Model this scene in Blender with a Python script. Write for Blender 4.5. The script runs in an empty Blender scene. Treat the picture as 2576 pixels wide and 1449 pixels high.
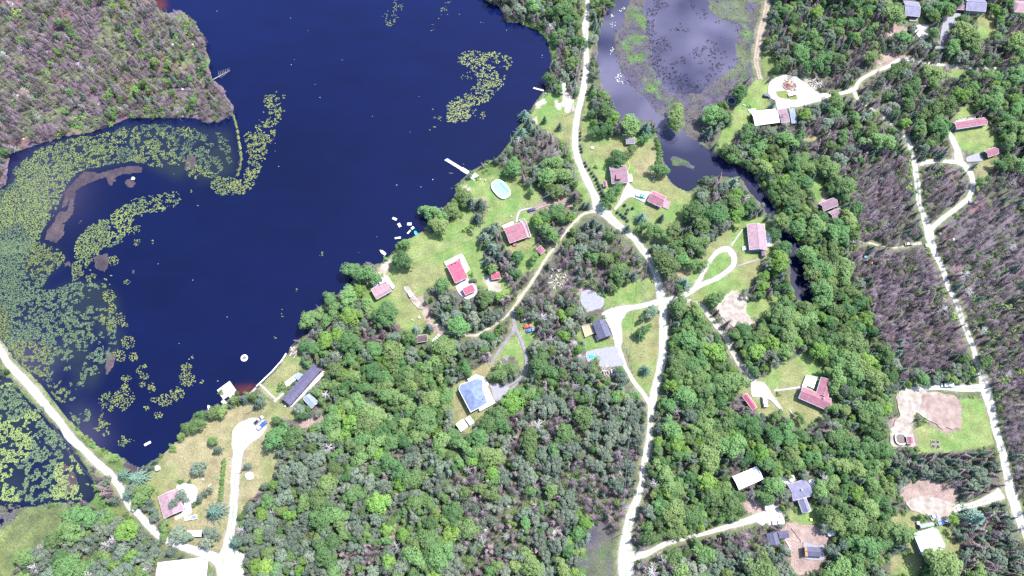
import bpy, math, random
import numpy as np
from mathutils import Vector, Matrix

# ------------------------------------------------------------------ camera, sky, sun, exposure
R = math.radians
random.seed(11); RNG = np.random.default_rng(11)
scene = bpy.context.scene
COL = scene.collection
CAM_H, TILT, FOC = 360.0, R(20.0), 1719.0          # metres above the ground, tilt from straight down, focal length on the 2576-wide survey sheet
cd = bpy.data.cameras.new('drone_camera'); cam = bpy.data.objects.new('drone_camera', cd); COL.objects.link(cam)
cam.location = (0, 0, CAM_H); cam.rotation_euler = (TILT, 0, 0)
cd.sensor_width = 36.0; cd.lens = 36.0 * FOC / 2576.0; cd.clip_start = 1.0; cd.clip_end = 6000.0
scene.camera = cam
SUN_EL, SUN_AZ = R(61.0), R(60.0)                  # azimuth clockwise from +Y
w = bpy.data.worlds.new('World'); scene.world = w; w.use_nodes = True
nt = w.node_tree; nt.nodes.clear()
sky = nt.nodes.new('ShaderNodeTexSky'); sky.sky_type = 'NISHITA'; sky.sun_disc = False
sky.sun_elevation = SUN_EL; sky.sun_rotation = SUN_AZ; sky.air_density = 1.0; sky.dust_density = 1.2; sky.ozone_density = 1.6
bg = nt.nodes.new('ShaderNodeBackground'); bg.inputs['Strength'].default_value = 0.15
wo = nt.nodes.new('ShaderNodeOutputWorld')
nt.links.new(sky.outputs[0], bg.inputs[0]); nt.links.new(bg.outputs[0], wo.inputs[0])
sl = bpy.data.lights.new('sun', 'SUN'); sl.energy = 3.6; sl.angle = R(0.53); sl.color = (1.0, 0.965, 0.93)
so = bpy.data.objects.new('sun', sl); COL.objects.link(so)
sdir = Vector((math.sin(SUN_AZ) * math.cos(SUN_EL), math.cos(SUN_AZ) * math.cos(SUN_EL), math.sin(SUN_EL)))
so.rotation_euler = sdir.to_track_quat('Z', 'Y').to_euler(); so.location = (150, 90, 300)
vs = scene.view_settings; vs.view_transform = 'Standard'; vs.look = 'None'; vs.gamma = 1.0; vs.exposure = 1.40; vs.use_curve_mapping = False
scene.render.engine = 'CYCLES'; scene.cycles.max_bounces = 5; scene.cycles.diffuse_bounces = 3; scene.cycles.glossy_bounces = 2
scene.cycles.transparent_max_bounces = 4; scene.cycles.caustics_reflective = False; scene.cycles.caustics_refractive = False
scene.cycles.use_denoising = False

# ------------------------------------------------------------------ survey helpers: sheet coordinate -> metres on a level plane
CT, ST = math.cos(TILT), math.sin(TILT)
def G(u, v, z=0.0):
    a = (np.asarray(u, float) - 1288.0) / FOC; b = -(np.asarray(v, float) - 724.5) / FOC
    dy = b * CT + ST; dz = b * ST - CT
    t = (z - CAM_H) / dz
    return a * t, dy * t
def P(u, v, z=0.0):
    x, y = G(u, v, z); return Vector((float(x), float(y), z))
def S(x, y, z=0.0):
    x = np.asarray(x, float); y = np.asarray(y, float); zz = z - CAM_H
    d = y * ST - zz * CT; up = y * CT + zz * ST
    return 1288.0 + FOC * x / d, 724.5 - FOC * up / d

def _hash(ix, iy, seed):
    h = (ix.astype(np.int64) * 374761393 + iy.astype(np.int64) * 668265263 + seed * 1442695041) & 0x7fffffff
    h = ((h ^ (h >> 13)) * 1274126177) & 0x7fffffff
    return ((h ^ (h >> 16)) & 0xffff) / 65535.0
def vnoise(x, y, scale, seed=0):
    x = np.asarray(x, float) / scale; y = np.asarray(y, float) / scale
    ix = np.floor(x); iy = np.floor(y); fx = x - ix; fy = y - iy
    fx = fx * fx * (3 - 2 * fx); fy = fy * fy * (3 - 2 * fy)
    a = _hash(ix, iy, seed); b = _hash(ix + 1, iy, seed); c = _hash(ix, iy + 1, seed); d = _hash(ix + 1, iy + 1, seed)
    return (a * (1 - fx) + b * fx) * (1 - fy) + (c * (1 - fx) + d * fx) * fy
def fnoise(x, y, scale, seed=0, octs=3):
    s = 0; a = 1.0; t = 0
    for i in range(octs):
        s = s + a * vnoise(x, y, scale / 2 ** i, seed + 17 * i); t += a; a *= 0.55
    return s / t

# ------------------------------------------------------------------ materials
MATS = {}
def _bsdf(name, rough=0.75, spec=0.3):
    m = bpy.data.materials.new(name); m.use_nodes = True
    b = m.node_tree.nodes['Principled BSDF']; b.inputs['Roughness'].default_value = rough
    b.inputs['Specular IOR Level'].default_value = spec
    MATS[name] = m
    return m, m.node_tree, b
def M(name): return MATS[name]
def N(nt, typ, **kw):
    n = nt.nodes.new(typ)
    for k, v in kw.items():
        if k in n.inputs: n.inputs[k].default_value = v
        else: setattr(n, k, v)
    return n
def mul_noise(nt, col_out, scale, lo, hi, detail=3.0, coord='Object'):
    tc = N(nt, 'ShaderNodeTexCoord'); no = N(nt, 'ShaderNodeTexNoise', Scale=scale, Detail=detail, Roughness=0.65)
    nt.links.new(tc.outputs[coord], no.inputs['Vector'])
    mr = N(nt, 'ShaderNodeMapRange'); mr.inputs['From Min'].default_value = 0.3; mr.inputs['From Max'].default_value = 0.7
    mr.inputs['To Min'].default_value = lo; mr.inputs['To Max'].default_value = hi
    nt.links.new(no.outputs['Fac'], mr.inputs['Value'])
    mx = N(nt, 'ShaderNodeVectorMath', operation='SCALE')
    nt.links.new(col_out, mx.inputs[0]); nt.links.new(mr.outputs[0], mx.inputs['Scale'])
    return mx.outputs[0]
def plain(name, col, rough=0.75, spec=0.3, noise=None, metal=0.0):
    m, nt, b = _bsdf(name, rough, spec); b.inputs['Metallic'].default_value = metal
    if noise:
        c = N(nt, 'ShaderNodeRGB'); c.outputs[0].default_value = (*col, 1)
        o = mul_noise(nt, c.outputs[0], noise[0], noise[1], noise[2])
        nt.links.new(o, b.inputs['Base Color'])
    else: b.inputs['Base Color'].default_value = (*col, 1)
    return m
def leafy(name, ca, cb, vlo=0.7, vhi=1.3, hue=0.03, rough=0.6, trans=0.0):
    m, nt, b = _bsdf(name, rough, 0.2)
    ge = N(nt, 'ShaderNodeNewGeometry'); oi = N(nt, 'ShaderNodeObjectInfo')
    mx = N(nt, 'ShaderNodeMix', data_type='RGBA'); mx.inputs['A'].default_value = (*ca, 1); mx.inputs['B'].default_value = (*cb, 1)
    ad = N(nt, 'ShaderNodeMath', operation='MULTIPLY_ADD'); ad.inputs[1].default_value = 0.55
    a2 = N(nt, 'ShaderNodeMath', operation='MULTIPLY'); a2.inputs[1].default_value = 0.45
    nt.links.new(ge.outputs['Random Per Island'], ad.inputs[0]); nt.links.new(oi.outputs['Random'], a2.inputs[0]); nt.links.new(a2.outputs[0], ad.inputs[2])
    nt.links.new(ad.outputs[0], mx.inputs['Factor'])
    hs = N(nt, 'ShaderNodeHueSaturation')
    mh = N(nt, 'ShaderNodeMapRange'); mh.inputs['To Min'].default_value = 0.5 - hue; mh.inputs['To Max'].default_value = 0.5 + hue
    wn = N(nt, 'ShaderNodeTexWhiteNoise', noise_dimensions='1D'); nt.links.new(oi.outputs['Random'], wn.inputs['W'])
    nt.links.new(wn.outputs['Value'], mh.inputs['Value']); nt.links.new(mh.outputs[0], hs.inputs['Hue'])
    mv = N(nt, 'ShaderNodeMapRange'); mv.inputs['To Min'].default_value = vlo; mv.inputs['To Max'].default_value = vhi
    nt.links.new(oi.outputs['Random'], mv.inputs['Value']); nt.links.new(mv.outputs[0], hs.inputs['Value'])
    nt.links.new(mx.outputs['Result'], hs.inputs['Color']); nt.links.new(hs.outputs[0], b.inputs['Base Color'])
    if trans:
        tr = N(nt, 'ShaderNodeBsdfTranslucent'); nt.links.new(hs.outputs[0], tr.inputs['Color'])
        ms = N(nt, 'ShaderNodeMixShader'); ms.inputs[0].default_value = trans
        out = [n for n in nt.nodes if n.type == 'OUTPUT_MATERIAL'][0]
        nt.links.new(b.outputs[0], ms.inputs[1]); nt.links.new(tr.outputs[0], ms.inputs[2]); nt.links.new(ms.outputs[0], out.inputs['Surface'])
    return m
def covered(name, attr, scales, rough=0.9, spec=0.15, bump=0.0):
    m, nt, b = _bsdf(name, rough, spec)
    at = N(nt, 'ShaderNodeAttribute', attribute_name=attr); o = at.outputs['Color']
    for sc, lo, hi in scales: o = mul_noise(nt, o, sc, lo, hi, 4.0)
    nt.links.new(o, b.inputs['Base Color'])
    if bump:
        tc = N(nt, 'ShaderNodeTexCoord'); no = N(nt, 'ShaderNodeTexNoise', Scale=1.1, Detail=4.0); bp = N(nt, 'ShaderNodeBump', Strength=bump, Distance=0.5)
        nt.links.new(tc.outputs['Object'], no.inputs['Vector']); nt.links.new(no.outputs['Fac'], bp.inputs['Height']); nt.links.new(bp.outputs[0], b.inputs['Normal'])
    return m
covered('ground_cover', 'cover', [(0.16, 0.74, 1.26), (1.3, 0.64, 1.36)], bump=0.55)
def water_mat(name, rip):
    m = covered(name, 'tint', [(0.02, 0.9, 1.1)], rough=0.045, spec=0.5)
    nt = m.node_tree; b = nt.nodes['Principled BSDF']; b.inputs['IOR'].default_value = 1.33
    tc = N(nt, 'ShaderNodeTexCoord'); no = N(nt, 'ShaderNodeTexNoise', Scale=rip, Detail=3.0); bp = N(nt, 'ShaderNodeBump', Strength=0.10, Distance=0.12)
    nt.links.new(tc.outputs['Object'], no.inputs['Vector']); nt.links.new(no.outputs['Fac'], bp.inputs['Height']); nt.links.new(bp.outputs[0], b.inputs['Normal'])
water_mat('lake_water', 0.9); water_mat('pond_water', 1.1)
plain('gravel', (0.385, 0.368, 0.342), 0.95, 0.1, (0.30, 0.66, 1.16))
plain('track_pale', (0.36, 0.335, 0.29), 0.95, 0.1, (0.5, 0.7, 1.2))
plain('gravel_fine', (0.235, 0.235, 0.262), 0.95, 0.1, (0.7, 0.88, 1.1))
def road_mat(name, col):
    m, nt, b = _bsdf(name, 0.95, 0.1); c = N(nt, 'ShaderNodeRGB'); c.outputs[0].default_value = (*col, 1); at = N(nt, 'ShaderNodeAttribute', attribute_name='rut')
    mx = N(nt, 'ShaderNodeMix', data_type='RGBA', blend_type='MULTIPLY'); mx.inputs['Factor'].default_value = 1.0; nt.links.new(c.outputs[0], mx.inputs['A']); nt.links.new(at.outputs['Color'], mx.inputs['B'])
    o = mul_noise(nt, mul_noise(nt, mx.outputs['Result'], 0.16, 0.82, 1.12), 0.9, 0.78, 1.16); nt.links.new(o, b.inputs['Base Color'])
road_mat('road_gravel', (0.42, 0.402, 0.372)); road_mat('road_track_pale', (0.36, 0.335, 0.29)); road_mat('road_track_dirt', (0.29, 0.235, 0.195)); road_mat('road_asphalt_old', (0.21, 0.20, 0.21)); road_mat('road_red_earth', (0.27, 0.198, 0.185)); road_mat('road_concrete', (0.40, 0.37, 0.36)); road_mat('road_pale_sand', (0.34, 0.285, 0.255))
plain('track_dirt', (0.29, 0.235, 0.195), 0.95, 0.1, (0.7, 0.7, 1.2))
plain('asphalt_old', (0.21, 0.20, 0.21), 0.95, 0.1, (0.6, 0.8, 1.2))
plain('red_earth', (0.25, 0.188, 0.168), 0.95, 0.1, (0.22, 0.68, 1.25))
plain('pale_sand', (0.31, 0.268, 0.235), 0.95, 0.1, (0.28, 0.6, 1.25))
plain('concrete', (0.40, 0.37, 0.36), 0.9, 0.2, (0.8, 0.8, 1.1))
plain('white_paint', (0.74, 0.73, 0.72), 0.6, 0.3, (0.7, 0.9, 1.05))
plain('white_metal', (0.80, 0.80, 0.80), 0.45, 0.4, (0.3, 0.93, 1.04))
plain('deck_wood', (0.50, 0.47, 0.45), 0.85, 0.2, (1.3, 0.8, 1.1))
plain('new_wood', (0.34, 0.275, 0.18), 0.85, 0.2, (1.3, 0.8, 1.15))
plain('grey_wood', (0.26, 0.24, 0.23), 0.85, 0.2, (1.5, 0.75, 1.2))
plain('glass', (0.03, 0.04, 0.06), 0.12, 0.5)
plain('rubber', (0.02, 0.02, 0.022), 0.85, 0.2)
plain('chrome', (0.45, 0.46, 0.48), 0.35, 0.5, None, 0.6)
plain('lamp_white', (0.8, 0.8, 0.78), 0.3, 0.5)
plain('lamp_red', (0.35, 0.02, 0.02), 0.35, 0.5)
for nm, c in dict(red=(0.40, 0.095, 0.15), rose=(0.29, 0.13, 0.165), mauve=(0.25, 0.16, 0.20), pinkish=(0.33, 0.215, 0.25), lavender=(0.21, 0.20, 0.29),
                  slate=(0.115, 0.115, 0.170), violet=(0.105, 0.095, 0.16), blue=(0.165, 0.205, 0.325), brown=(0.13, 0.085, 0.095), grey=(0.22, 0.21, 0.25), green=(0.36, 0.46, 0.40),
                  white=(0.76, 0.76, 0.77), steel=(0.24, 0.28, 0.36)).items():
    plain('roof_' + nm, tuple(k * (0.86 if nm != 'white' else 1.0) for k in c), 0.8, 0.25, (0.55, 0.76, 1.2))
for nm, c in dict(white=(0.62, 0.62, 0.64), grey=(0.25, 0.27, 0.32), blue=(0.18, 0.24, 0.36), red=(0.16, 0.05, 0.06), brown=(0.12, 0.08, 0.07), dark=(0.06, 0.06, 0.08), cream=(0.5, 0.46, 0.4)).items():
    plain('wall_' + nm, c, 0.8, 0.25, (0.8, 0.9, 1.08))
for nm, c in dict(white=(0.75, 0.75, 0.76), black=(0.02, 0.022, 0.03), navy=(0.02, 0.03, 0.09), blue=(0.02, 0.10, 0.42), teal=(0.05, 0.42, 0.42), red=(0.42, 0.03, 0.05), silver=(0.32, 0.30, 0.34), grey=(0.12, 0.12, 0.15), lilac=(0.16, 0.19, 0.34), maroon=(0.30, 0.07, 0.10)).items():
    plain('paint_' + nm, c, 0.35, 0.5)
plain('tarp_teal', (0.05, 0.52, 0.48), 0.6, 0.3, (1.2, 0.8, 1.2)); plain('tarp_blue', (0.10, 0.28, 0.55), 0.6); plain('rust', (0.23, 0.09, 0.06), 0.9, 0.2, (1.0, 0.6, 1.4))
plain('pool_water', (0.22, 0.38, 0.38), 0.1, 0.5, (0.25, 0.88, 1.08)); plain('pool_teal', (0.03, 0.36, 0.33), 0.15, 0.5); plain('dark_water', (0.08, 0.06, 0.055), 0.1, 0.5)
plain('bark', (0.075, 0.06, 0.05), 0.95, 0.1); plain('dead_wood', (0.42, 0.39, 0.40), 0.95, 0.1, (0.9, 0.75, 1.2)); plain('wire', (0.20, 0.20, 0.22), 0.7)
plain('boulder', (0.40, 0.38, 0.37), 0.95, 0.1, (1.1, 0.7, 1.2)); plain('orange_wood', (0.34, 0.18, 0.09), 0.85); plain('yellow_box', (0.55, 0.56, 0.16), 0.6); plain('hose', (0.45, 0.5, 0.12), 0.6); plain('green_plastic', (0.05, 0.22, 0.12), 0.5)
plain("burnt_wood", (0.055, 0.045, 0.05), 0.95, 0.1)
plain("far_land", (0.06, 0.075, 0.04), 0.95, 0.1, (0.05, 0.6, 1.3))
leafy('leaf_broad', (0.114, 0.212, 0.088), (0.222, 0.338, 0.122), 0.78, 1.2, 0.034, trans=0.45)
leafy('leaf_bright', (0.140, 0.265, 0.055), (0.220, 0.345, 0.085), 0.85, 1.15, 0.012, trans=0.3)
leafy('leaf_spruce', (0.105, 0.155, 0.125), (0.190, 0.250, 0.188), 0.75, 1.25, 0.03, trans=0.38)
leafy('leaf_pine', (0.09, 0.170, 0.132), (0.165, 0.255, 0.20), 0.85, 1.15, 0.015, trans=0.2)
leafy('leaf_grey', (0.138, 0.186, 0.140), (0.236, 0.286, 0.204), 0.74, 1.2, 0.04, trans=0.4)
leafy('leaf_shrub', (0.090, 0.175, 0.055), (0.190, 0.270, 0.088), 0.7, 1.25, 0.03, trans=0.15)
leafy('leaf_brown', (0.13, 0.098, 0.100), (0.22, 0.17, 0.165), 0.7, 1.3, 0.03)
leafy('burnt_twig', (0.122, 0.090, 0.108), (0.215, 0.168, 0.190), 0.65, 1.35, 0.04)
leafy('snag_twig', (0.26, 0.24, 0.25), (0.44, 0.415, 0.425), 0.7, 1.2, 0.02)
leafy('pad_yellow', (0.10, 0.135, 0.038), (0.25, 0.285, 0.090), 0.9, 1.1, 0.02)
leafy('pad_green', (0.070, 0.110, 0.040), (0.210, 0.255, 0.084), 0.9, 1.1, 0.02)
leafy('pad_teal', (0.042, 0.074, 0.046), (0.150, 0.196, 0.092), 0.9, 1.1, 0.02)
leafy('pad_pale', (0.28, 0.33, 0.27), (0.46, 0.50, 0.42), 0.9, 1.1, 0.02)
leafy('marsh_tuft', (0.036, 0.032, 0.050), (0.085, 0.080, 0.090), 0.9, 1.1, 0.02)
leafy('marsh_grass', (0.090, 0.140, 0.040), (0.19, 0.235, 0.08), 0.8, 1.2, 0.03)

# ------------------------------------------------------------------ mesh helpers
def mesh_np(name, V, F, mats, midx=None, smooth=False):
    """V n x 3, F m x k (equal-size faces)"""
    me = bpy.data.meshes.new(name); V = np.asarray(V, np.float32); F = np.asarray(F, np.int32)
    m, k = F.shape
    me.vertices.add(len(V)); me.vertices.foreach_set('co', V.ravel())
    me.loops.add(m * k); me.loops.foreach_set('vertex_index', F.ravel())
    me.polygons.add(m); me.polygons.foreach_set('loop_start', np.arange(m, dtype=np.int32) * k)
    if midx is not None: me.polygons.foreach_set('material_index', np.asarray(midx, np.int32))
    if smooth: me.polygons.foreach_set('use_smooth', np.ones(m, bool))
    for mm in mats: me.materials.append(M(mm))
    me.update(calc_edges=True); me.validate()
    return me
class MB:
    def __init__(s): s.v = []; s.f = []
    def add(s, vs, fs):
        b = len(s.v); s.v += [tuple(p) for p in vs]; s.f += [tuple(b + i for i in f) for f in fs]; return s
    def box(s, c, d, rz=0.0, taper=1.0):
        x, y, z = (k / 2 for k in d); cs, sn = math.cos(rz), math.sin(rz); vs = []
        for sx, sy, sz in ((-1,-1,-1),(1,-1,-1),(1,1,-1),(-1,1,-1),(-1,-1,1),(1,-1,1),(1,1,1),(-1,1,1)):
            k = taper if sz > 0 else 1.0; px, py = sx * x * k, sy * y * k
            vs.append((c[0] + px * cs - py * sn, c[1] + px * sn + py * cs, c[2] + sz * z))
        return s.add(vs, [(0,3,2,1),(4,5,6,7),(0,1,5,4),(1,2,6,5),(2,3,7,6),(3,0,4,7)])
    def bar(s, a, b, wd, n=4, w2=None):
        a = Vector(a); b = Vector(b); d = (b - a)
        if d.length < 1e-6: return s
        q = d.to_track_quat('Z', 'Y'); w2 = wd if w2 is None else w2; vs = []
        for p, ww in ((a, wd), (b, w2)):
            for i in range(n):
                t = 2 * math.pi * (i + 0.5) / n; vs.append(p + q @ Vector((math.cos(t) * ww / 2, math.sin(t) * ww / 2, 0)))
        fs = [(i, (i + 1) % n, n + (i + 1) % n, n + i) for i in range(n)] + [tuple(range(n - 1, -1, -1)), tuple(range(n, 2 * n))]
        return s.add(vs, fs)
    def cyl(s, c, r, h, n=14, r2=None):
        return s.bar((c[0], c[1], c[2]), (c[0], c[1], c[2] + h), 2 * r, n, 2 * (r if r2 is None else r2))
    def prism(s, poly, z0, z1):
        n = len(poly); a = sum(poly[i][0] * poly[(i + 1) % n][1] - poly[(i + 1) % n][0] * poly[i][1] for i in range(n))
        if a < 0: poly = poly[::-1]
        vs = [(p[0], p[1], z0) for p in poly] + [(p[0], p[1], z1) for p in poly]
        return s.add(vs, [tuple(range(n - 1, -1, -1)), tuple(range(n, 2 * n))] + [(i, (i + 1) % n, n + (i + 1) % n, n + i) for i in range(n)])
    def loft(s, secs):
        n = len(secs[0]); vs = [p for q in secs for p in q]; fs = []
        for k in range(len(secs) - 1):
            for i in range(n): fs.append((k * n + i, k * n + (i + 1) % n, (k + 1) * n + (i + 1) % n, (k + 1) * n + i))
        fs += [tuple(range(n - 1, -1, -1)), tuple((len(secs) - 1) * n + i for i in range(n))]
        return s.add(vs, fs)
    def mesh(s, name, mat):
        me = bpy.data.meshes.new(name); me.from_pydata(s.v, [], s.f); me.materials.append(M(mat)); me.update(); return me
    def build(s, name, mat, parent=None, kind=None):
        o = bpy.data.objects.new(name, s.mesh(name, mat)); COL.objects.link(o)
        if parent is not None: o.parent = parent
        if kind: o['kind'] = kind
        return o
def obj(name, me, parent=None, loc=None, rz=None, scl=None):
    o = bpy.data.objects.new(name, me); COL.objects.link(o)
    if parent is not None: o.parent = parent
    if loc is not None: o.location = loc
    if rz is not None: o.rotation_euler = (0, 0, rz)
    if scl is not None: o.scale = (scl, scl, scl) if np.isscalar(scl) else scl
    return o
def tag(o, label, cat=None, group=None, kind=None):
    o['label'] = label
    if cat: o['category'] = cat
    if group: o['group'] = group
    if kind: o['kind'] = kind
    return o
def thing(name, label, cat, loc, rz=0.0, group=None):
    o = bpy.data.objects.new(name, None); COL.objects.link(o); o.location = loc; o.rotation_euler = (0, 0, rz); o.empty_display_size = 0.5
    return tag(o, label, cat, group)
plain('grass_patch', (0.15, 0.18, 0.06), 0.95, 0.1, (0.8, 0.7, 1.2))
plain('brown_board', (0.12, 0.085, 0.07), 0.9, 0.2)
# ------------------------------------------------------------------ land-cover survey (sheet coordinates of outlines on the ground)
U0, V0, RES = -420.0, -240.0, 2.0
NU, NV = int((3000 - U0) / RES), int((1700 - V0) / RES)
CLS = np.zeros((NV, NU), np.uint8); TYP = np.zeros((NV, NU), np.uint8)
(FOREST, LAWN, DRY, ROUGH, BURNT, CHAR, WATER, MUD, MARSHV, MARSHG, OLIVE, GRAVEL, EARTH, SAND, BUILT, VERGE) = range(16)
def paint(arr, poly, val):
    poly = np.asarray(poly, float); pu = (poly[:, 0] - U0) / RES; pv = (poly[:, 1] - V0) / RES
    v0, v1 = max(0, int(pv.min())), min(NV, int(pv.max()) + 2); n = len(pu)
    for r in range(v0, v1):
        y = r + 0.5; xs = []
        for i in range(n):
            j = (i + 1) % n
            if (pv[i] <= y) != (pv[j] <= y): xs.append(pu[i] + (y - pv[i]) / (pv[j] - pv[i]) * (pu[j] - pu[i]))
        xs.sort()
        for a, b in zip(xs[0::2], xs[1::2]):
            a = max(0, int(a + 0.5)); b = min(NU, int(b + 0.5))
            if b > a: arr[r, a:b] = val
def look(arr, u, v):
    i = np.clip(((np.asarray(v) - V0) / RES).astype(int), 0, NV - 1); j = np.clip(((np.asarray(u) - U0) / RES).astype(int), 0, NU - 1)
    return arr[i, j]
def circ(u, v, r, n=14, k=0.9): return [(u + r * math.cos(2 * math.pi * i / n), v + k * r * math.sin(2 * math.pi * i / n)) for i in range(n)]

LAKE = [(388,-200),(388,0),(402,22),(422,32),(455,22),(482,45),(494,57),(500,72),(517,100),(520,125),(529,150),(525,167),(537,200),(565,220),(570,240),(590,267),(585,287),
 (550,307),(520,310),(485,297),(425,297),(395,297),(325,297),(262,322),(217,335),(150,345),(25,387),(15,462),(0,475),(-400,480),(-400,560),(-120,700),(0,850),(40,905),(80,940),(120,985),(160,1040),(200,1080),(225,1105),(260,1130),(302,1144),(322,1169),(362,1171),
 (385,1157),(410,1142),(425,1124),(445,1107),(450,1079),(475,1057),(492,1039),(525,1026),(560,1017),(570,1003),(596,985),(606,994),(625,987),(644,974),(684,936),(706,911),(720,890),(726,874),(744,854),(764,842),(779,834),(766,824),(754,802),
 (764,787),(794,774),(814,764),(819,747),(839,737),(859,744),(868,734),(884,712),(888,690),(900,672),(916,662),(936,665),(966,657),(974,642),(991,627),(999,612),(1014,602),(1041,592),(1054,582),(1069,577),(1075,545),(1084,524),(1114,519),
 (1139,505),(1144,482),(1154,457),(1169,442),(1194,422),(1219,407),(1254,392),(1265,375),(1288,345),(1308,312),(1332,280),(1348,250),(1363,232),(1373,225),(1372,195),(1383,170),(1385,140),(1375,100),(1355,77),(1325,66),(1308,58),(1288,56),
 (1274,57),(1261,27),(1244,10),(1219,0),(1190,-60),(1150,-200)]
BOG = [(-400,1000),(0,945),(25,955),(60,1000),(100,1040),(140,1080),(172,1112),(196,1150),(220,1190),(243,1234),(226,1264),(175,1267),(140,1262),(75,1274),(0,1262),(-400,1300)]
POND = [(1548,-200),(1548,0),(1530,20),(1520,50),(1508,82),(1503,120),(1505,155),(1510,200),(1528,232),(1548,272),(1558,300),(1588,302),(1643,302),(1652,325),(1660,362),(1665,387),(1675,412),(1678,437),(1690,457),(1713,472),(1733,481),(1753,465),
 (1768,446),(1820,440),(1838,444),(1863,441),(1878,464),(1888,482),(1913,505),(1930,535),(1950,562),(1966,602),(1985,640),(1992,680),(1988,715),(2002,750),(2050,765),(2050,735),(2034,720),(2028,684),(2016,640),(2002,600),(1985,568),(1962,538),(1942,520),
 (1932,497),(1905,462),(1890,430),(1863,414),(1825,408),(1800,385),(1763,365),(1738,348),(1723,328),(1673,293),(1645,275),(1620,252),(1588,220),(1570,205),(1550,150),(1541,100),(1548,62),(1570,25),(1582,0),(1590,-200)]
POOL = [(1630,-200),(1630,0),(1625,50),(1623,100),(1638,150),(1653,200),(1700,228),(1763,228),(1813,195),(1843,150),(1848,100),(1850,62),(1813,45),(1778,25),(1775,0),(1775,-200)]
NWB = [(-420,-240),(385,-240)] + LAKE[1:30] + [(-420,475)]
PN = lambda c, *ps: [paint(CLS, p, c) for p in ps]
PN(BURNT, NWB)
PN(MARSHV, [(1570,-240),(1940,-240),(1920,60),(1905,150),(1900,190),(1850,215),(1815,260),(1800,330),(1790,372),(1740,350),(1720,328),(1670,293),(1620,252),(1570,205),(1550,150),(1541,100),(1548,62)])
PN(MARSHG, [(1590,20),(1625,20),(1625,90),(1640,150),(1660,190),(1690,235),(1720,262),(1700,275),(1650,240),(1600,200),(1575,140),(1575,90)], [(1820,40),(1930,60),(1910,190),(1860,205),(1885,140),(1870,90)])
PN(OLIVE, [(-420,1275),(0,1270),(75,1280),(140,1270),(205,1280),(190,1300),(150,1330),(110,1370),(60,1400),(30,1449),(-420,1700)])
PN(MARSHV, [(-420,1180),(40,1190),(65,1220),(62,1270),(45,1300),(20,1330),(-420,1360)])
# charred and burnt woodland to the east
PN(CHAR, [(2160,440),(2230,400),(2290,380),(2305,440),(2310,520),(2320,560),(2310,600),(2250,605),(2160,600),(2150,540)], [(2130,640),(2200,625),(2320,620),(2345,640),(2380,720),(2410,790),(2440,880),(2450,920),(2380,935),(2300,945),(2250,935),(2230,850),(2180,760),(2130,700)],
   [(2350,570),(2440,510),(2470,470),(2576,440),(3000,440),(3000,1700),(2620,1700),(2560,1300),(2520,1130),(2490,980),(2470,930),(2430,810),(2380,690),(2355,620)], [(2320,420),(2400,415),(2435,440),(2440,470),(2420,500),(2370,540),(2330,560),(2318,500)])
PN(BURNT, [(1400,1180),(1460,1160),(1525,1200),(1500,1262),(1430,1250)], [(2000,1060),(2050,1053),(2105,1075),(2080,1108),(2020,1102)], [(1440,660),(1500,640),(1530,700),(1490,740)], [(1545,605),(1600,640),(1622,690),(1590,702),(1550,650)], [(1375,690),(1440,645),(1485,720),(1460,780),(1390,755)], [(1462,1235),(1520,1245),(1545,1300),(1510,1330),(1440,1300)])
PT = lambda c, *ps: [paint(TYP, p, c) for p in ps]
PN(MARSHV, [(1470,1320),(1520,1310),(1550,1340),(1568,1400),(1566,1460),(1455,1460),(1450,1400),(1480,1350)])
PN(MARSHG, [(1480,1330),(1505,1330),(1512,1345),(1490,1350)], [(1450,1390),(1482,1380),(1478,1460),(1440,1460)], circ(1513,1392,10), [(1545,1420),(1566,1420),(1566,1460),(1540,1460)])
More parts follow.
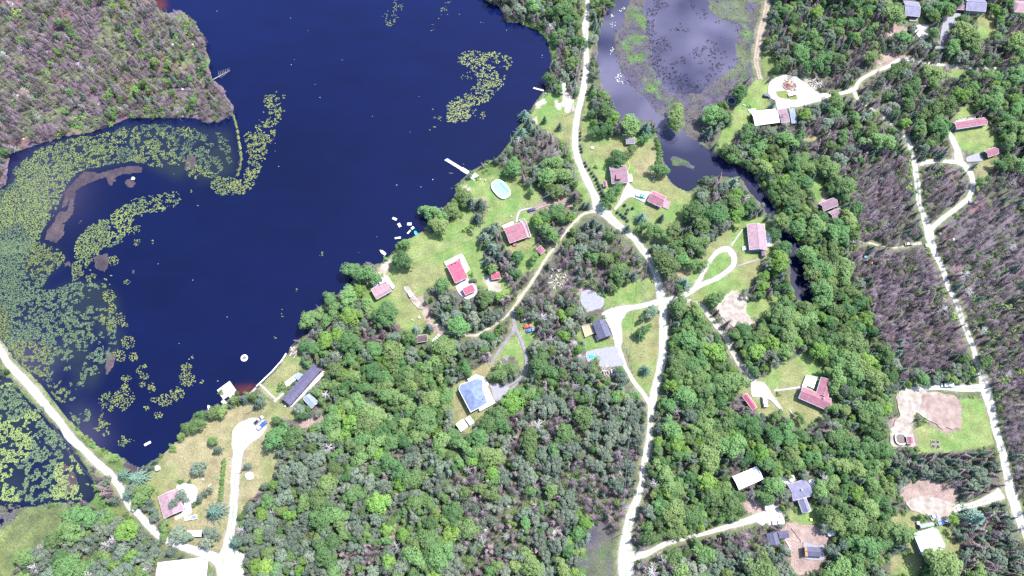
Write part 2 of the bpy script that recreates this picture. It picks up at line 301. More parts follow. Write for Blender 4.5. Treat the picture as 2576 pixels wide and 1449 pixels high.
# lawns
PN(LAWN, [(1370,230),(1400,236),(1440,240),(1458,262),(1448,300),(1440,340),(1445,380),(1450,410),(1470,455),(1490,500),(1470,512),(1455,480),(1450,440),(1438,400),(1425,360),(1380,332),(1345,312),(1335,290),(1350,260)],
 [(1485,190),(1485,250),(1478,290),(1500,330),(1550,345),(1600,335),(1645,350),(1655,400),(1665,430),(1685,460),(1720,480),(1745,490),(1745,520),(1720,545),(1705,590),(1680,620),(1640,602),(1600,592),(1565,562),(1540,532),(1515,500),(1480,430),(1465,390),(1462,340),(1470,280),(1478,230)],
 [(1150,470),(1190,448),(1220,420),(1270,415),(1310,450),(1340,480),(1370,500),(1360,520),(1330,545),(1300,548),(1275,560),(1240,560),(1215,580),(1200,600),(1215,640),(1215,690),(1270,700),(1290,740),(1240,735),(1200,720),(1160,735),(1120,722),(1075,722),(1060,745),(1075,780),(1120,830),(1100,858),(1050,845),(1020,832),(985,800),(945,790),(925,762),(915,740),(940,700),(950,672),(980,652),(1010,612),(1060,585),(1110,590),(1140,540),(1165,520),(1190,500)],
 [(1255,560),(1330,540),(1345,570),(1350,620),(1382,640),(1350,672),(1320,692),(1300,682),(1310,640),(1270,622)],
 [(644,977),(684,940),(706,914),(722,892),(762,895),(757,930),(722,970),(697,1006),(665,995)],
 [(1285,850),(1310,838),(1325,880),(1332,920),(1315,938),(1300,905),(1270,895),(1250,908),(1240,895)], [(1303,800),(1352,812),(1345,850),(1325,882),(1310,850)],
 [(1490,852),(1540,850),(1552,872),(1475,888),(1460,862),(1440,840),(1470,830)], [(1570,790),(1655,758),(1662,830),(1658,900),(1648,940),(1642,985),(1630,992),(1600,960),(1588,915),(1568,860),(1560,820)], [(1520,740),(1640,690),(1650,740),(1600,765),(1520,776)],
 [(1700,690),(1760,650),(1800,600),(1830,570),(1870,550),(1915,545),(1945,575),(1950,620),(1935,660),(1905,690),(1890,725),(1830,740),(1790,752),(1755,767),(1740,757),(1720,720)], [(1870,760),(1932,745),(1960,740),(1970,755),(1950,780),(1920,800),(1880,800)],
 [(1925,950),(1950,920),(2000,900),(2030,880),(2065,900),(2065,930),(2080,945),(2095,985),(2100,1010),(2085,1040),(2035,1060),(2030,1080),(1990,1062),(1970,1045),(1930,1055),(1905,1035),(1880,1002),(1860,990),(1870,960),(1885,945)],
 [(2400,1000),(2450,1000),(2475,1010),(2490,1060),(2500,1120),(2450,1130),(2380,1138),(2310,1140),(2300,1080),(2330,1065),(2380,1080),(2412,1070),(2415,1020)], [(2280,995),(2310,990),(2312,1010),(2285,1012)],
 [(1975,1292),(2000,1272),(2050,1265),(2070,1280),(2076,1322),(2030,1327),(1990,1317)], [(2240,1300),(2300,1280),(2310,1310),(2300,1340),(2350,1320),(2385,1320),(2412,1370),(2422,1392),(2395,1402),(2330,1402),(2310,1449),(2240,1449),(2260,1400),(2290,1390),(2280,1360),(2250,1350)],
 [(2398,350),(2408,328),(2480,312),(2502,332),(2522,360),(2505,372),(2460,388),(2433,382)], [(2390,305),(2430,258),(2462,265),(2445,292)], [(1805,352),(1830,300),(1870,240),(1900,200),(1937,205),(1932,250),(1950,275),(1885,282),(1885,320),(1850,332),(1840,362),(1815,377)],
 [(2460,35),(2500,40),(2502,92),(2460,98)], [(2034,450),(2055,443),(2076,475),(2088,500),(2062,518),(2045,490)], [(2395,172),(2425,175),(2415,195),(2390,200)], [(2310,30),(2325,25),(2328,70),(2312,80)])
PN(DRY, [(480,1062),(530,1045),(600,1022),(650,1000),(700,1010),(762,1030),(745,1062),(700,1052),(690,1090),(702,1130),(692,1200),(652,1232),(612,1282),(592,1322),(560,1382),(500,1372),(440,1342),(400,1302),(372,1240),(366,1200),(400,1160),(440,1112)],
 [(1128,1000),(1140,970),(1165,940),(1200,925),(1240,902),(1257,915),(1232,950),(1250,1000),(1247,1020),(1217,1047),(1195,1085),(1170,1092),(1140,1062),(1128,1030)], [(935,690),(968,660),(985,650),(975,700),(950,705)], [(1700,690),(1720,665),(1745,660),(1735,700),(1715,720)], [(2085,1330),(2090,1322),(2100,1345),(2092,1360)], [(2240,1400),(2275,1395),(2270,1430),(2240,1440)],
 [(1185,500),(1230,495),(1225,545),(1200,540)], [(1590,380),(1640,365),(1655,415),(1640,440),(1605,445)], [(2020,345),(2060,340),(2060,352),(2030,362)], [(2470,395),(2510,395),(2500,420),(2475,450),(2450,430)])
PN(ROUGH, [(1180,440),(1225,412),(1262,408),(1300,435),(1330,465),(1320,478),(1290,468),(1260,445),(1230,445),(1200,452)], [(1290,56),(1325,68),(1355,80),(1375,102),(1386,140),(1384,170),(1400,150),(1398,100),(1370,70),(1330,52)], [(0,850),(45,905),(85,940),(125,985),(165,1040),(205,1080),(230,1105),(262,1132),(300,1146),(330,1172),(365,1200),(300,1225),(270,1190),(205,1130),(160,1085),(100,1010),(40,935),(0,885)],
 [(0,905),(40,960),(100,1020),(150,1080),(180,1110),(205,1150),(245,1210),(270,1260),(330,1290),(400,1360),(480,1395),(530,1405),(540,1449),(525,1449),(500,1405),(420,1385),(340,1320),(270,1290),(215,1280),(235,1240),(195,1160),(165,1115),(90,1040),(30,970),(0,945)], [(1905,130),(1932,120),(1960,150),(1965,185),(1915,200),(1900,170)])
for a, b in zip([(586,283),(597,330),(602,365),(606,400),(600,430)], [(597,330),(602,365),(606,400),(600,430),(594,446)]):
    paint(CLS, [(a[0]-6,a[1]),(a[0]+6,a[1]),(b[0]+6,b[1]+1),(b[0]-6,b[1]+1)], OLIVE)
land_before = CLS.copy()
PN(WATER, LAKE, BOG, POND, POOL)
spit = (land_before == OLIVE) & (look(np.ones_like(CLS), 0, 0) == 1)
uu = U0 + (np.arange(NU) + 0.5) * RES; vv = V0 + (np.arange(NV) + 0.5) * RES
box = (vv[:, None] > 284) & (vv[:, None] < 447) & (uu[None, :] > 578) & (uu[None, :] < 616)
CLS[spit & box] = OLIVE
PN(MUD, [(210,425),(250,430),(330,410),(365,415),(360,435),(320,440),(260,450),(215,465),(195,480),(190,520),(185,540),(168,560),(165,590),(140,615),(105,605),(110,580),(130,555),(150,520),(155,480),(180,455)], circ(280,457,17), circ(326,460,18), [(190,560),(215,540),(205,560),(180,580)],
   [(225,640),(275,630),(280,660),(265,690),(235,680)], circ(334,682,11), [(150,660),(180,650),(185,675),(160,680)], [(255,870),(300,890),(285,930),(260,960)], [(470,380),(500,390),(490,430),(455,430)], [(150,1150),(195,1180),(195,1230),(165,1255),(140,1230)], [(315,1150),(340,1165),(372,1182),(330,1195),(308,1170)])
PN(MARSHG, [(1680,395),(1702,388),(1730,402),(1752,418),(1745,428),(1715,418),(1692,420)])
# earth, sand, gravel stains
PN(EARTH, [(2300,1210),(2340,1205),(2410,1225),(2412,1250),(2395,1270),(2400,1290),(2360,1300),(2300,1290),(2275,1265),(2250,1235)], [(1985,1315),(2080,1328),(2080,1370),(2075,1410),(2060,1449),(1990,1449),(1985,1380),(1960,1330)], [(1905,1265),(1925,1262),(1928,1285),(1905,1292)], [(2198,140),(2230,130),(2300,140),(2290,155),(2240,158),(2210,165)], [(1830,1262),(1910,1255),(1915,1285),(1880,1292)], [(2230,1060),(2290,1040),(2310,1125),(2250,1130)], [(2055,540),(2070,470),(2080,490),(2075,520)],
   [(1460,765),(1470,735),(1466,720),(1450,740)], [(2222,82),(2250,60),(2285,70),(2280,95),(2240,95)], [(740,1060),(820,1040),(830,1060),(760,1080)], [(1060,740),(1085,800),(1120,842),(1100,846),(1070,805),(1045,752)], [(1360,505),(1420,490),(1440,512),(1400,530),(1370,525)], [(2020,1180),(2045,1185),(2030,1200)])
PN(SAND, [(940,705),(955,668),(975,655),(985,662),(962,700),(950,715)], [(1150,480),(1170,465),(1185,475),(1175,495),(1155,492)], [(1410,205),(1440,245),(1450,280),(1430,285),(1415,262)], [(1398,258),(1418,262),(1410,278),(1400,272)], [(1345,262),(1368,245),(1372,258),(1350,275)], [(1340,290),(1352,298),(1348,312),(1338,302)], [(2005,178),(2035,175),(2045,200),(2060,225),(2040,222),(2020,205)], [(1230,735),(1210,700),(1235,690),(1260,715),(1262,738)])
# type of wood: 0 mixed, 1 broadleaf, 2 small dark spruce, 3 grey spruce and snags, 4 north-east mixed with burnt trees
PT = lambda c, *ps: [paint(TYP, p, c) for p in ps]
PT(1, [(1890,360),(1960,330),(2000,350),(2030,400),(2120,420),(2150,520),(2170,650),(2200,760),(2230,870),(2250,950),(2200,1000),(2110,960),(2040,880),(1990,850),(1900,940),(1850,880),(1840,800),(1960,760),(1990,660),(1950,560),(1900,480)], [(1690,760),(1790,790),(1830,860),(1870,940),(1850,1000),(1800,1040),(1690,990),(1665,960),(1690,860)], [(1660,1080),(1800,1020),(1900,1060),(2000,1090),(2060,1160),(2000,1180),(1840,1160),(1840,1240),(1900,1260),(1830,1320),(1640,1380),(1610,1330),(1650,1200)], [(2060,1100),(2200,1060),(2260,1180),(2250,1300),(2230,1449),(2090,1449),(2100,1300)],
   [(860,880),(1000,860),(1130,900),(1130,1060),(1000,1130),(860,1130),(800,1020)], [(1960,380),(2040,380),(2060,480),(2000,500)])
PT(2, [(1065,770),(1110,740),(1160,750),(1230,745),(1290,760),(1285,790),(1220,830),(1150,840),(1100,810)], [(1330,1050),(1440,1000),(1560,960),(1630,1030),(1620,1130),(1600,1200),(1540,1250),(1460,1230),(1440,1300),(1400,1449),(1270,1449),(1300,1200)], [(1640,1380),(1800,1350),(1920,1330),(1980,1400),(2000,1449),(1620,1449)], [(2420,1280),(2560,1300),(2600,1449),(2420,1449)])
PT(3, [(20,1449),(120,1380),(200,1310),(260,1280),(330,1300),(390,1380),(395,1449)], [(600,1449),(620,1300),(690,1220),(700,1100),(780,1080),(900,1130),(960,1230),(900,1330),(800,1449)], [(760,800),(860,800),(900,880),(840,930),(770,880)])
PT(5, [(2290,1145),(2500,1130),(2540,1220),(2420,1268),(2390,1225),(2310,1205)], [(2420,1280),(2560,1300),(2600,1449),(2440,1449)])
PT(4, [(1930,-240),(3000,-240),(3000,440),(2560,440),(2460,500),(2300,380),(2170,440),(2100,420),(1990,330),(2090,250),(1960,180)], [(1370,540),(1460,545),(1560,600),(1640,680),(1640,760),(1520,780),(1470,800),(1300,850),(1310,770)])

# ------------------------------------------------------------------ roads and yards: sheets with real edges, each a little above the last
SHEET = [0]
def next_z(): SHEET[0] += 1; return 0.035 + 0.008 * SHEET[0]
def smooth_line(pts, step=1.3):
    P3 = [np.array(p, float) for p in pts]; out = []
    P3 = [2 * P3[0] - P3[1]] + P3 + [2 * P3[-1] - P3[-2]]
    for i in range(1, len(P3) - 2):
        a, b, c, d = P3[i-1:i+3]; n = max(2, int(np.linalg.norm((c - b)[:2]) / step))
        for k in range(n):
            t = k / n; out.append(0.5 * (2*b + (c-a)*t + (2*a-5*b+4*c-d)*t*t + (3*b-a-3*c+d)*t**3))
    out.append(P3[-2]); return np.array(out)
def road(name, label, pts, mat='gravel', rag=0.2, verge=1.6, cls=GRAVEL):
    """pts: (u, v, full width in metres)"""
    W = []
    for u, v, wd in pts:
        x, y = G(u, v); W.append((float(x), float(y), wd * (0.86 if 'causeway road beside' in label else 0.72 if 'lakeside woods' in label else 0.90)))
    L = smooth_line(W); d = np.gradient(L[:, :2], axis=0); d /= np.linalg.norm(d, axis=1)[:, None] + 1e-9; nrm = np.stack([-d[:, 1], d[:, 0]], 1)
    s = SHEET[0] * 37.0; k = np.arange(len(L)) * 1.3
    hl = L[:, 2] / 2 * (1 + rag * (fnoise(k, s + k * 0, 3.2, 5) - 0.5) * 2); hr = L[:, 2] / 2 * (1 + rag * (fnoise(k, s + 99 + k * 0, 3.2, 6) - 0.5) * 2)
    A = L[:, :2] + nrm * hl[:, None]; B = L[:, :2] - nrm * hr[:, None]; z = next_z(); n = len(L); mid = L[:, :2]
    ts = np.array([0, .09, .20, .30, .42, .5, .58, .70, .80, .91, 1.0]); nc = len(ts); V = np.zeros((nc, n, 3)); ed = np.sin(np.pi * ts)[:, None]
    V[:, :, :2] = A[None] * (1 - ts)[:, None, None] + B[None] * ts[:, None, None]; V[:, :, 2] = z + 0.05 * ed; i = (np.arange(nc - 1)[:, None] * n + np.arange(n - 1)[None]).ravel(); F = np.stack([i, i + n, i + n + 1, i + 1], 1)
    o = obj(name, mesh_np(name, V.reshape(-1, 3), F, ['road_' + mat])); tag(o, label, kind='structure')
    cr = np.clip(fnoise(k, s + 50 + k * 0, 14, 12) * 2.2 - .6, 0, 1)[None, :]; base = np.interp(ts, [0, .09, .20, .30, .42, .5, .58, .70, .80, .91, 1.0], [.50, .78, .98, 1.08, .96, .9, .96, 1.08, .98, .78, .50])[:, None] * np.ones((1, n)); mid_ = np.exp(-((ts - .5) / .10) ** 2)[:, None] * cr
    rut = np.stack([base * (1 - .42 * mid_), base * (1 - .30 * mid_), base * (1 - .55 * mid_), np.ones_like(base)], -1); at = o.data.attributes.new('rut', 'FLOAT_COLOR', 'POINT'); at.data.foreach_set('color', rut.astype(np.float32).ravel())
    for ex, c in ((verge, VERGE), (0.0, cls)):
        au, av = S(*(A + nrm * ex).T); bu, bv = S(*(B - nrm * ex).T)
        for q in range(n - 1):
            paint_keep([(au[q], av[q]), (au[q+1], av[q+1]), (bu[q+1], bv[q+1]), (bu[q], bv[q])], c)
    return o
def paint_keep(poly, val):
    p = np.asarray(poly); a0, a1 = int((p[:, 1].min() - V0) / RES), int((p[:, 1].max() - V0) / RES) + 2; b0, b1 = int((p[:, 0].min() - U0) / RES), int((p[:, 0].max() - U0) / RES) + 2
    a0 = max(a0, 0); b0 = max(b0, 0); sub = CLS[a0:a1, b0:b1].copy(); paint(CLS, poly, val); new = CLS[a0:a1, b0:b1]
    if val == VERGE:
        keep = np.isin(sub, (GRAVEL, LAWN, DRY, SAND, EARTH, WATER)); new[keep] = sub[keep]
def yard(name, label, poly, mat='gravel', rag=0.5, cls=GRAVEL, kind='structure', rnd=True):
    W = [G(u, v) for u, v in poly]; W = np.array([[float(a), float(b)] for a, b in W])
    if rnd:
        c = np.concatenate([W[-1:], W, W[:2]]); pts = []
        for i in range(1, len(c) - 2):
            a, b, cc, d = c[i-1], c[i], c[i+1], c[i+2]; n = max(2, int(np.linalg.norm(cc - b) / 1.2))
            for k in range(n):
                t = k / n; h = 0.55
                pts.append((1 - h) * (b + (cc - b) * t) + h * 0.5 * (2*b + (cc-a)*t + (2*a-5*b+4*cc-d)*t*t + (3*b-a-3*cc+d)*t**3))
        W = np.array(pts)
        W[:, 0] += rag * (fnoise(W[:, 0], W[:, 1], 2.6, 8) - 0.5) * 2; W[:, 1] += rag * (fnoise(W[:, 0], W[:, 1], 2.6, 9) - 0.5) * 2
    me = bpy.data.meshes.new(name); z = next_z()
    ar = sum(W[i][0] * W[(i+1) % len(W)][1] - W[(i+1) % len(W)][0] * W[i][1] for i in range(len(W)))
    if ar < 0: W = W[::-1]
    me.from_pydata([(a, b, z) for a, b in W], [], [tuple(range(len(W)))]); me.materials.append(M(mat)); me.update()
    pad = 1.18 if cls in (EARTH, SAND) else 1.0; cu = sum(q[0] for q in poly) / len(poly); cv = sum(q[1] for q in poly) / len(poly)
    o = obj(name, me); tag(o, label, kind=kind); paint(CLS, [(cu + (a - cu) * pad, cv + (b - cv) * pad) for a, b in poly], cls); return o

road('road', 'main pale gravel road running past the lake houses', [(1478,-60,3.2),(1478,0,3.2),(1477,37,3.4),(1473,67,5.0),(1474,105,3.6),(1475,150,4.2),(1474,180,4.4),(1469,220,4.6),(1460,257,4.6),(1452,292,4.4),(1447,330,4.4),(1447,362,4.4),(1448,377,4.4),(1458,412,4.6),(1473,447,4.8),(1488,477,5.0),(1500,505,6.5),(1508,522,8.5),(1528,542,7.0),(1553,565,5.2),(1580,588,4.0),(1597,602,4.2),(1615,627,5.0),(1633,650,4.8),(1648,685,4.8),(1657,717,5.2),(1662,740,6.2),(1667,770,5.6),(1668,800,5.2),(1669,837,5.2),(1668,874,5.2),(1665,905,5.4),(1655,950,5.0),(1645,995,5.0),(1638,1032,4.0),(1635,1075,3.8),(1633,1105,4.2),(1625,1149,4.4),(1618,1182,3.6),(1613,1219,3.4),(1600,1262,4.6),(1586,1299,5.4),(1576,1349,6.0),(1574,1399,8.4),(1575,1449,9.5),(1576,1520,9.5)])
road('road', 'narrow gravel lane forking toward the lakeside woods', [(1508,530,5),(1480,534,3.4),(1460,544,2.4),(1430,575,2.0),(1395,622,2.1),(1370,655,2.4),(1353,685,2.5),(1330,720,2.6),(1313,744,2.7),(1295,770,2.4),(1280,790,2.2),(1256,809,2.0),(1226,828,1.9),(1194,844,1.9),(1144,840,2.0),(1114,830,2.2),(1096,812,2.0)], mat='track_pale', rag=0.34)
road('road', 'pale gravel road through the charred wood to the east', [(2149,232,3.2),(2164,257,2.0),(2207,283,2.0),(2254,322,2.2),(2282,350,2.8),(2289,365,3.8),(2297,392,3.8),(2304,437,4.0),(2309,475,4.0),(2312,512,3.6),(2324,542,4.2),(2334,575,6.0),(2341,605,5.6),(2352,637,4.6),(2367,667,4.2),(2382,712,3.8),(2394,738,3.6),(2407,762,3.8),(2419,802,4.0),(2434,837,4.0),(2447,872,3.8),(2456,905,3.8),(2472,947,5.2),(2480,980,7.0),(2493,1025,5.4),(2505,1080,4.6),(2522,1137,4.8),(2532,1187,4.8),(2544,1237,6.5),(2558,1287,6.0),(2572,1324,5.2),(2600,1380,5.2),(2650,1480,5.2)])
road('road', 'gravel road across the top of the east wood', [(2640,148,2.4),(2576,160,2.4),(2550,167,2.2),(2500,172,2.0),(2420,169,2.2),(2390,166,2.2),(2340,160,2.4),(2300,152,3.0),(2262,152,3.4),(2232,168,2.8),(2202,180,2.6),(2178,193,2.6),(2160,206,2.8),(2152,222,3.2),(2140,228,3.6),(2112,236,3.2),(2085,240,3.6),(2060,248,4.4),(2020,258,5.0),(1985,264,5.0),(1962,262,5.0)], rag=0.25)
road('road', 'pale loop lane around the burnt clearing', [(2312,412,3.6),(2335,407,3.4),(2357,405,3.0),(2390,407,3.4),(2412,408,5.0),(2430,420,5.0),(2443,440,4.2),(2447,465,3.8),(2437,497,3.4),(2402,527,3.2),(2367,553,3.2),(2342,576,3.6)])
road('driveway', 'pale gravel driveway up to the long pink-roofed trailer', [(2412,404,6.0),(2408,380,5.0),(2400,360,4.6),(2394,345,4.2),(2380,324,3.4)])
road('road', 'straight pale causeway road beside the lily bog', [(-60,790,4.2),(0,880,4.4),(20,914,4.4),(50,944,4.8),(80,977,5.0),(105,1007,4.8),(130,1037,4.6),(155,1067,4.2),(175,1098,5.0),(210,1130,4.0),(237,1157,4.4),(270,1187,4.6),(297,1219,4.2),(327,1272,4.2),(350,1294,4.4),(375,1324,4.4),(400,1347,4.2),(435,1366,4.0),(475,1380,4.6),(522,1395,5.4),(550,1412,6.0),(560,1455,6.5),(562,1520,6.5)])
road('driveway', 'wide white gravel driveway from the parking area to the causeway road', [(640,1062,7.0),(620,1092,9.0),(603,1125,7.0),(596,1165,5.6),(591,1210,5.0),(588,1260,4.8),(584,1310,5.0),(578,1350,5.4),(570,1390,7.5),(560,1420,8)])
road('dirt_track', 'brown dirt track running north beside the marsh', [(1935,-60,4.6),(1931,0,4.6),(1924,40,4.8),(1913,82,5.0),(1905,130,4.6),(1902,155,4.2),(1908,180,3.6),(1912,200,2.8)], mat='track_dirt')
road('driveway', 'pale gravel loop driveway before the long pink-roofed house', [(1672,757,4.5),(1713,747,3.4),(1743,730,3.4),(1756,712,3.0),(1770,684,2.8),(1793,646,3.0),(1813,629,3.8),(1832,628,4.4),(1845,643,4.4),(1847,660,3.6),(1835,678,3.2),(1803,700,3.0),(1770,714,3.0),(1750,727,3.0)])
road('driveway', 'shaded gravel drive down to the red L-shaped house', [(1700,752,2.6),(1735,758,3.0),(1755,766,3.4),(1770,775,3.6),(1791,805,3.8),(1813,832,3.8),(1828,851,3.8),(1840,880,4.0),(1858,910,4.2),(1880,940,4.6),(1896,962,5.0)], mat='track_pale')
road('driveway', 'gravel lane from the main road to the lavender house', [(1580,1402,7.0),(1600,1398,5.0),(1628,1392,3.4),(1663,1373,3.0),(1698,1360,2.6),(1753,1347,2.2),(1788,1338,2.4),(1838,1323,3.2),(1888,1308,4.2),(1920,1298,5.0),(1945,1290,6.0)])
road('driveway', 'grey driveway curving to the blue hip-roofed house', [(1290,782,2.6),(1293,815,2.4),(1303,838,2.2),(1315,867,2.2),(1323,895,2.6),(1324,928,3.0),(1310,953,3.2),(1290,969,4.0),(1268,980,6.0)], mat='asphalt_old', rag=0.1)
road('driveway', 'faint grey branch of the driveway above the blue house', [(1295,818,2.2),(1288,838,2.2),(1276,855,2.2),(1260,876,2.2),(1244,900,2.0),(1232,920,1.6)], mat='asphalt_old')
road('driveway', 'white gravel spur linking the dark-roofed house with the main road', [(1655,760,4.6),(1620,768,3.6),(1585,775,4.0),(1550,783,7.0)])
road('driveway', 'rutted gravel track below the dark-roofed house', [(1552,845,4.2),(1556,880,3.8),(1566,905,3.0),(1578,932,2.6),(1596,963,2.6),(1616,988,2.6),(1634,1015,3.0)], rag=0.3)
road('driveway', 'pale gravel ring round the bare earth plot', [(2482,975,5.5),(2432,977,4.6),(2364,975,3.4),(2307,978,3.2),(2274,986,3.4),(2262,1002,3.8),(2270,1020,4.4),(2278,1050,5.0),(2278,1080,5.5),(2268,1100,6.0)], rag=0.2)
road('driveway', 'gravel entrance to the white-roofed house', [(2397,1280,4.5),(2420,1275,3.6),(2440,1272,3.2),(2482,1258,4.6),(2520,1240,7.0)])
road('driveway', 'narrow side track in the charred wood', [(2137,607,2.4),(2182,611,1.6),(2220,620,1.2),(2250,624,1.4),(2282,617,1.5),(2318,612,2.4)], mat='track_pale', rag=0.4)
road('footpath', 'pale straight footpath to the long pink-roofed house', [(1839,620,0.8),(1853,598,0.8),(1868,577,0.8)], mat='concrete', rag=0.05, verge=0.4)
road('footpath', 'pale footpath to the porch of the long pink-roofed house', [(1854,669,1.0),(1885,660,1.0),(1919,648,1.4)], mat='pale_sand', rag=0.15, verge=0.4)
road('footpath', 'stepping-stone path to the red L-shaped house', [(1947,983,1.2),(1980,979,1.2),(2012,974,1.4)], mat='concrete', rag=0.15, verge=0.3)
road('footpath', 'straight concrete walk from the seawall to the long dark house', [(654,967,1.1),(674,986,1.1),(696,1006,1.1)], mat='concrete', rag=0.06, verge=0.3)
road('footpath', 'concrete walk beside the long dark house', [(690,1011,1.6),(703,999,1.6),(716,987,1.6)], mat='concrete', rag=0.06, verge=0.3)
road('footpath', 'pale walk joining the parked car to the rose-roofed house', [(1348,524,1.4),(1320,527,1.2),(1305,535,1.4),(1299,560,1.4)], mat='concrete', rag=0.08, verge=0.3)
road('driveway', 'brown dirt drive where the dark car stands', [(1440,517,4.0),(1415,514,3.0),(1385,512,3.0),(1365,516,4.0),(1330,533,3.6)], mat='red_earth', rag=0.2)
yard('gravel_yard', 'white gravel turning circle round the debris pile', [(1932,234),(1931,221),(1937,206),(1952,195),(1977,189),(2004,195),(2026,209),(2046,224),(2064,235),(2088,236),(2066,246),(2020,262),(1999,266),(1980,273),(1958,277),(1953,268),(1950,253),(1936,247)])
yard('lawn', 'small grass patch inside the white turning circle', [(1952,230),(1978,229),(1985,236),(1990,241),(2006,240),(2008,250),(1985,251),(1965,247),(1955,240)], mat='grass_patch', cls=LAWN)
yard('gravel_yard', 'white parking apron beside the seawall lawn', [(585,1085),(607,1060),(640,1050),(666,1058),(672,1076),(655,1100),(630,1116),(606,1140),(585,1130)])
yard('gravel_yard', 'pale gravel court before the dark-roofed house', [(1513,789),(1538,775),(1578,777),(1571,797),(1562,812),(1566,864),(1548,873),(1540,840),(1523,804)])
yard('gravel_pad', 'light grey gravel pad with a teal tarp', [(1476,884),(1548,872),(1558,894),(1571,919),(1513,925),(1478,910)], mat='gravel_fine', rag=0.25)
yard('gravel_pad', 'light grey gravel pad at the edge of the central wood', [(1463,735),(1483,730),(1518,747),(1516,772),(1476,785),(1460,757)], mat='gravel_fine', rag=0.3)
yard('gravel_yard', 'white gravel court beside the camper and the pink shed', [(1889,966),(1898,961),(1921,962),(1933,977),(1941,991),(1958,1013),(1971,1032),(1964,1033),(1950,1018),(1936,1006),(1916,1000),(1892,998),(1888,983)], rag=0.3)
yard('gravel_yard', 'white gravel court with the red car', [(1928,1258),(1947,1257),(1960,1277),(1972,1305),(1973,1318),(1947,1319),(1915,1322),(1900,1312),(1925,1290)])
yard('gravel_pad', 'pale grey pad beside the blue hip-roofed house', [(1232,963),(1264,970),(1282,975),(1276,990),(1252,1010),(1243,1004)], mat='gravel_fine')
yard('concrete_pad', 'pale concrete pad before the open pink shed', [(2430,397),(2461,386),(2474,404),(2432,408)], mat='gravel_fine', rag=0.15)
yard('concrete_pad', 'pale concrete pad under the dark shed with the orange ridge', [(2021,1362),(2045,1362),(2070,1370),(2072,1406),(2060,1410),(2022,1404)], mat='gravel_fine', rag=0.15)
yard('gravel_yard', 'paved white yard by the teal pickup and garage', [(1573,470),(1583,464),(1600,478),(1640,485),(1632,500),(1620,510),(1597,498),(1580,498),(1566,510),(1550,528),(1544,527),(1558,505)], rag=0.3)
yard('gravel_yard', 'driveway of the house at the top edge', [(2384,38),(2417,36),(2404,55),(2407,63),(2383,74),(2387,84),(2375,107),(2373,124),(2350,125),(2362,107),(2368,67)], mat='gravel_fine')
yard('gravel_yard', 'white parking patch by the grey house at the top edge', [(2303,65),(2330,64),(2337,93),(2318,100),(2302,84)])
yard('patio', 'white patio wrapped around the pink-roofed yard house', [(446,1221),(469,1217),(490,1221),(498,1236),(494,1262),(480,1266),(482,1290),(461,1300),(457,1277),(448,1241)], mat='white_paint', rag=0.1)
yard('patio', 'white patio between the red house and its red shed', [(1147,722),(1174,700),(1183,706),(1198,722),(1200,742),(1175,754),(1158,742)], mat='concrete', rag=0.15)
yard('gravel_yard', 'large white gravel yard at the bottom edge', [(578,1392),(600,1386),(615,1394),(614,1447),(614,1490),(560,1490),(566,1420)])
yard('gravel_yard', 'white sandy apron below the brown earth bank', [(2277,1262),(2322,1247),(2397,1267),(2392,1304),(2360,1318),(2322,1294),(2292,1284)], mat='pale_sand')
yard('gravel_yard', 'pale pinkish dirt apron around the round dark pool', [(2264,984),(2330,984),(2400,997),(2408,1030),(2340,1062),(2305,1040),(2292,1085),(2300,1122),(2243,1124),(2238,1085),(2262,1045),(2256,1005)], mat='pale_sand', rag=1.2)
yard('bare_earth', 'reddish bare earth plot with rake lines', [(2322,994),(2397,1000),(2412,1025),(2411,1074),(2377,1080),(2345,1066),(2335,1040),(2312,1022)], mat='red_earth', cls=EARTH, rag=2.4)
yard('bare_earth', 'reddish bare earth beside the lavender house lawn', [(1990,1322),(2080,1330),(2080,1368),(2024,1364),(2000,1350)], mat='red_earth', cls=EARTH, rag=2.2)
yard('rubble', 'pale stony rubble clearing by the gravel drive', [(1806,776),(1845,738),(1876,752),(1872,787),(1892,808),(1868,822),(1835,818)], mat='pale_sand', cls=SAND, rag=2.2)
yard('gravel_yard', 'pale strip beside the parked white car', [(1016,722),(1028,722),(1045,745),(1068,775),(1055,778),(1030,752)], mat='pale_sand')
yard('concrete_slab', 'white deck strip behind the long dark house', [(727,1019),(735,1024),(818,942),(812,934)], mat='concrete', rag=0.1)
def blur(a, n=3, r=3):
    a = a.astype(np.float32)
    for _ in range(n):
        for ax in (0, 1):
            c = np.cumsum(np.pad(a, [(r + 1, r) if k == ax else (0, 0) for k in (0, 1)], mode='edge'), axis=ax); a = (np.take(c, range(2 * r + 1, c.shape[ax]), ax) - np.take(c, range(0, c.shape[ax] - 2 * r - 1), ax)) / (2 * r + 1)
    return a
def inpoly(poly):
    a = np.zeros((NV, NU), np.uint8); paint(a, poly, 1); return a
FA = [(20,480),(40,420),(90,380),(170,350),(260,335),(330,312),(420,308),(500,318),(580,330),(592,400),(587,440),(535,455),(480,460),(420,440),(380,420),(330,405),(270,415),(215,420),(170,450),(150,490),(140,530),(110,560),(95,600),(60,640),(-60,640),(-60,500)]
FB = [(-60,620),(100,600),(120,620),(160,630),(165,660),(140,680),(115,690),(110,720),(85,740),(60,760),(100,740),(150,720),(200,700),(250,710),(290,740),(302,820),(300,880),(270,930),(240,980),(212,1000),(240,1050),(200,1080),(150,1020),(100,960),(40,900),(-60,800)]
FC = [(185,640),(215,580),(280,540),(330,500),(400,480),(440,470),(467,490),(455,520),(420,535),(370,540),(340,545),(330,580),(300,610),(250,635),(200,650)]; FC2 = [(190,655),(250,650),(285,660),(290,700),(280,730),(220,720),(180,700)]
FD = [(250,1000),(280,960),(300,900),(330,880),(335,920),(320,960),(300,1010),(330,1000),(335,1040),(360,1090),(340,1130),(300,1122),(250,1090),(230,1090),(255,1050)]
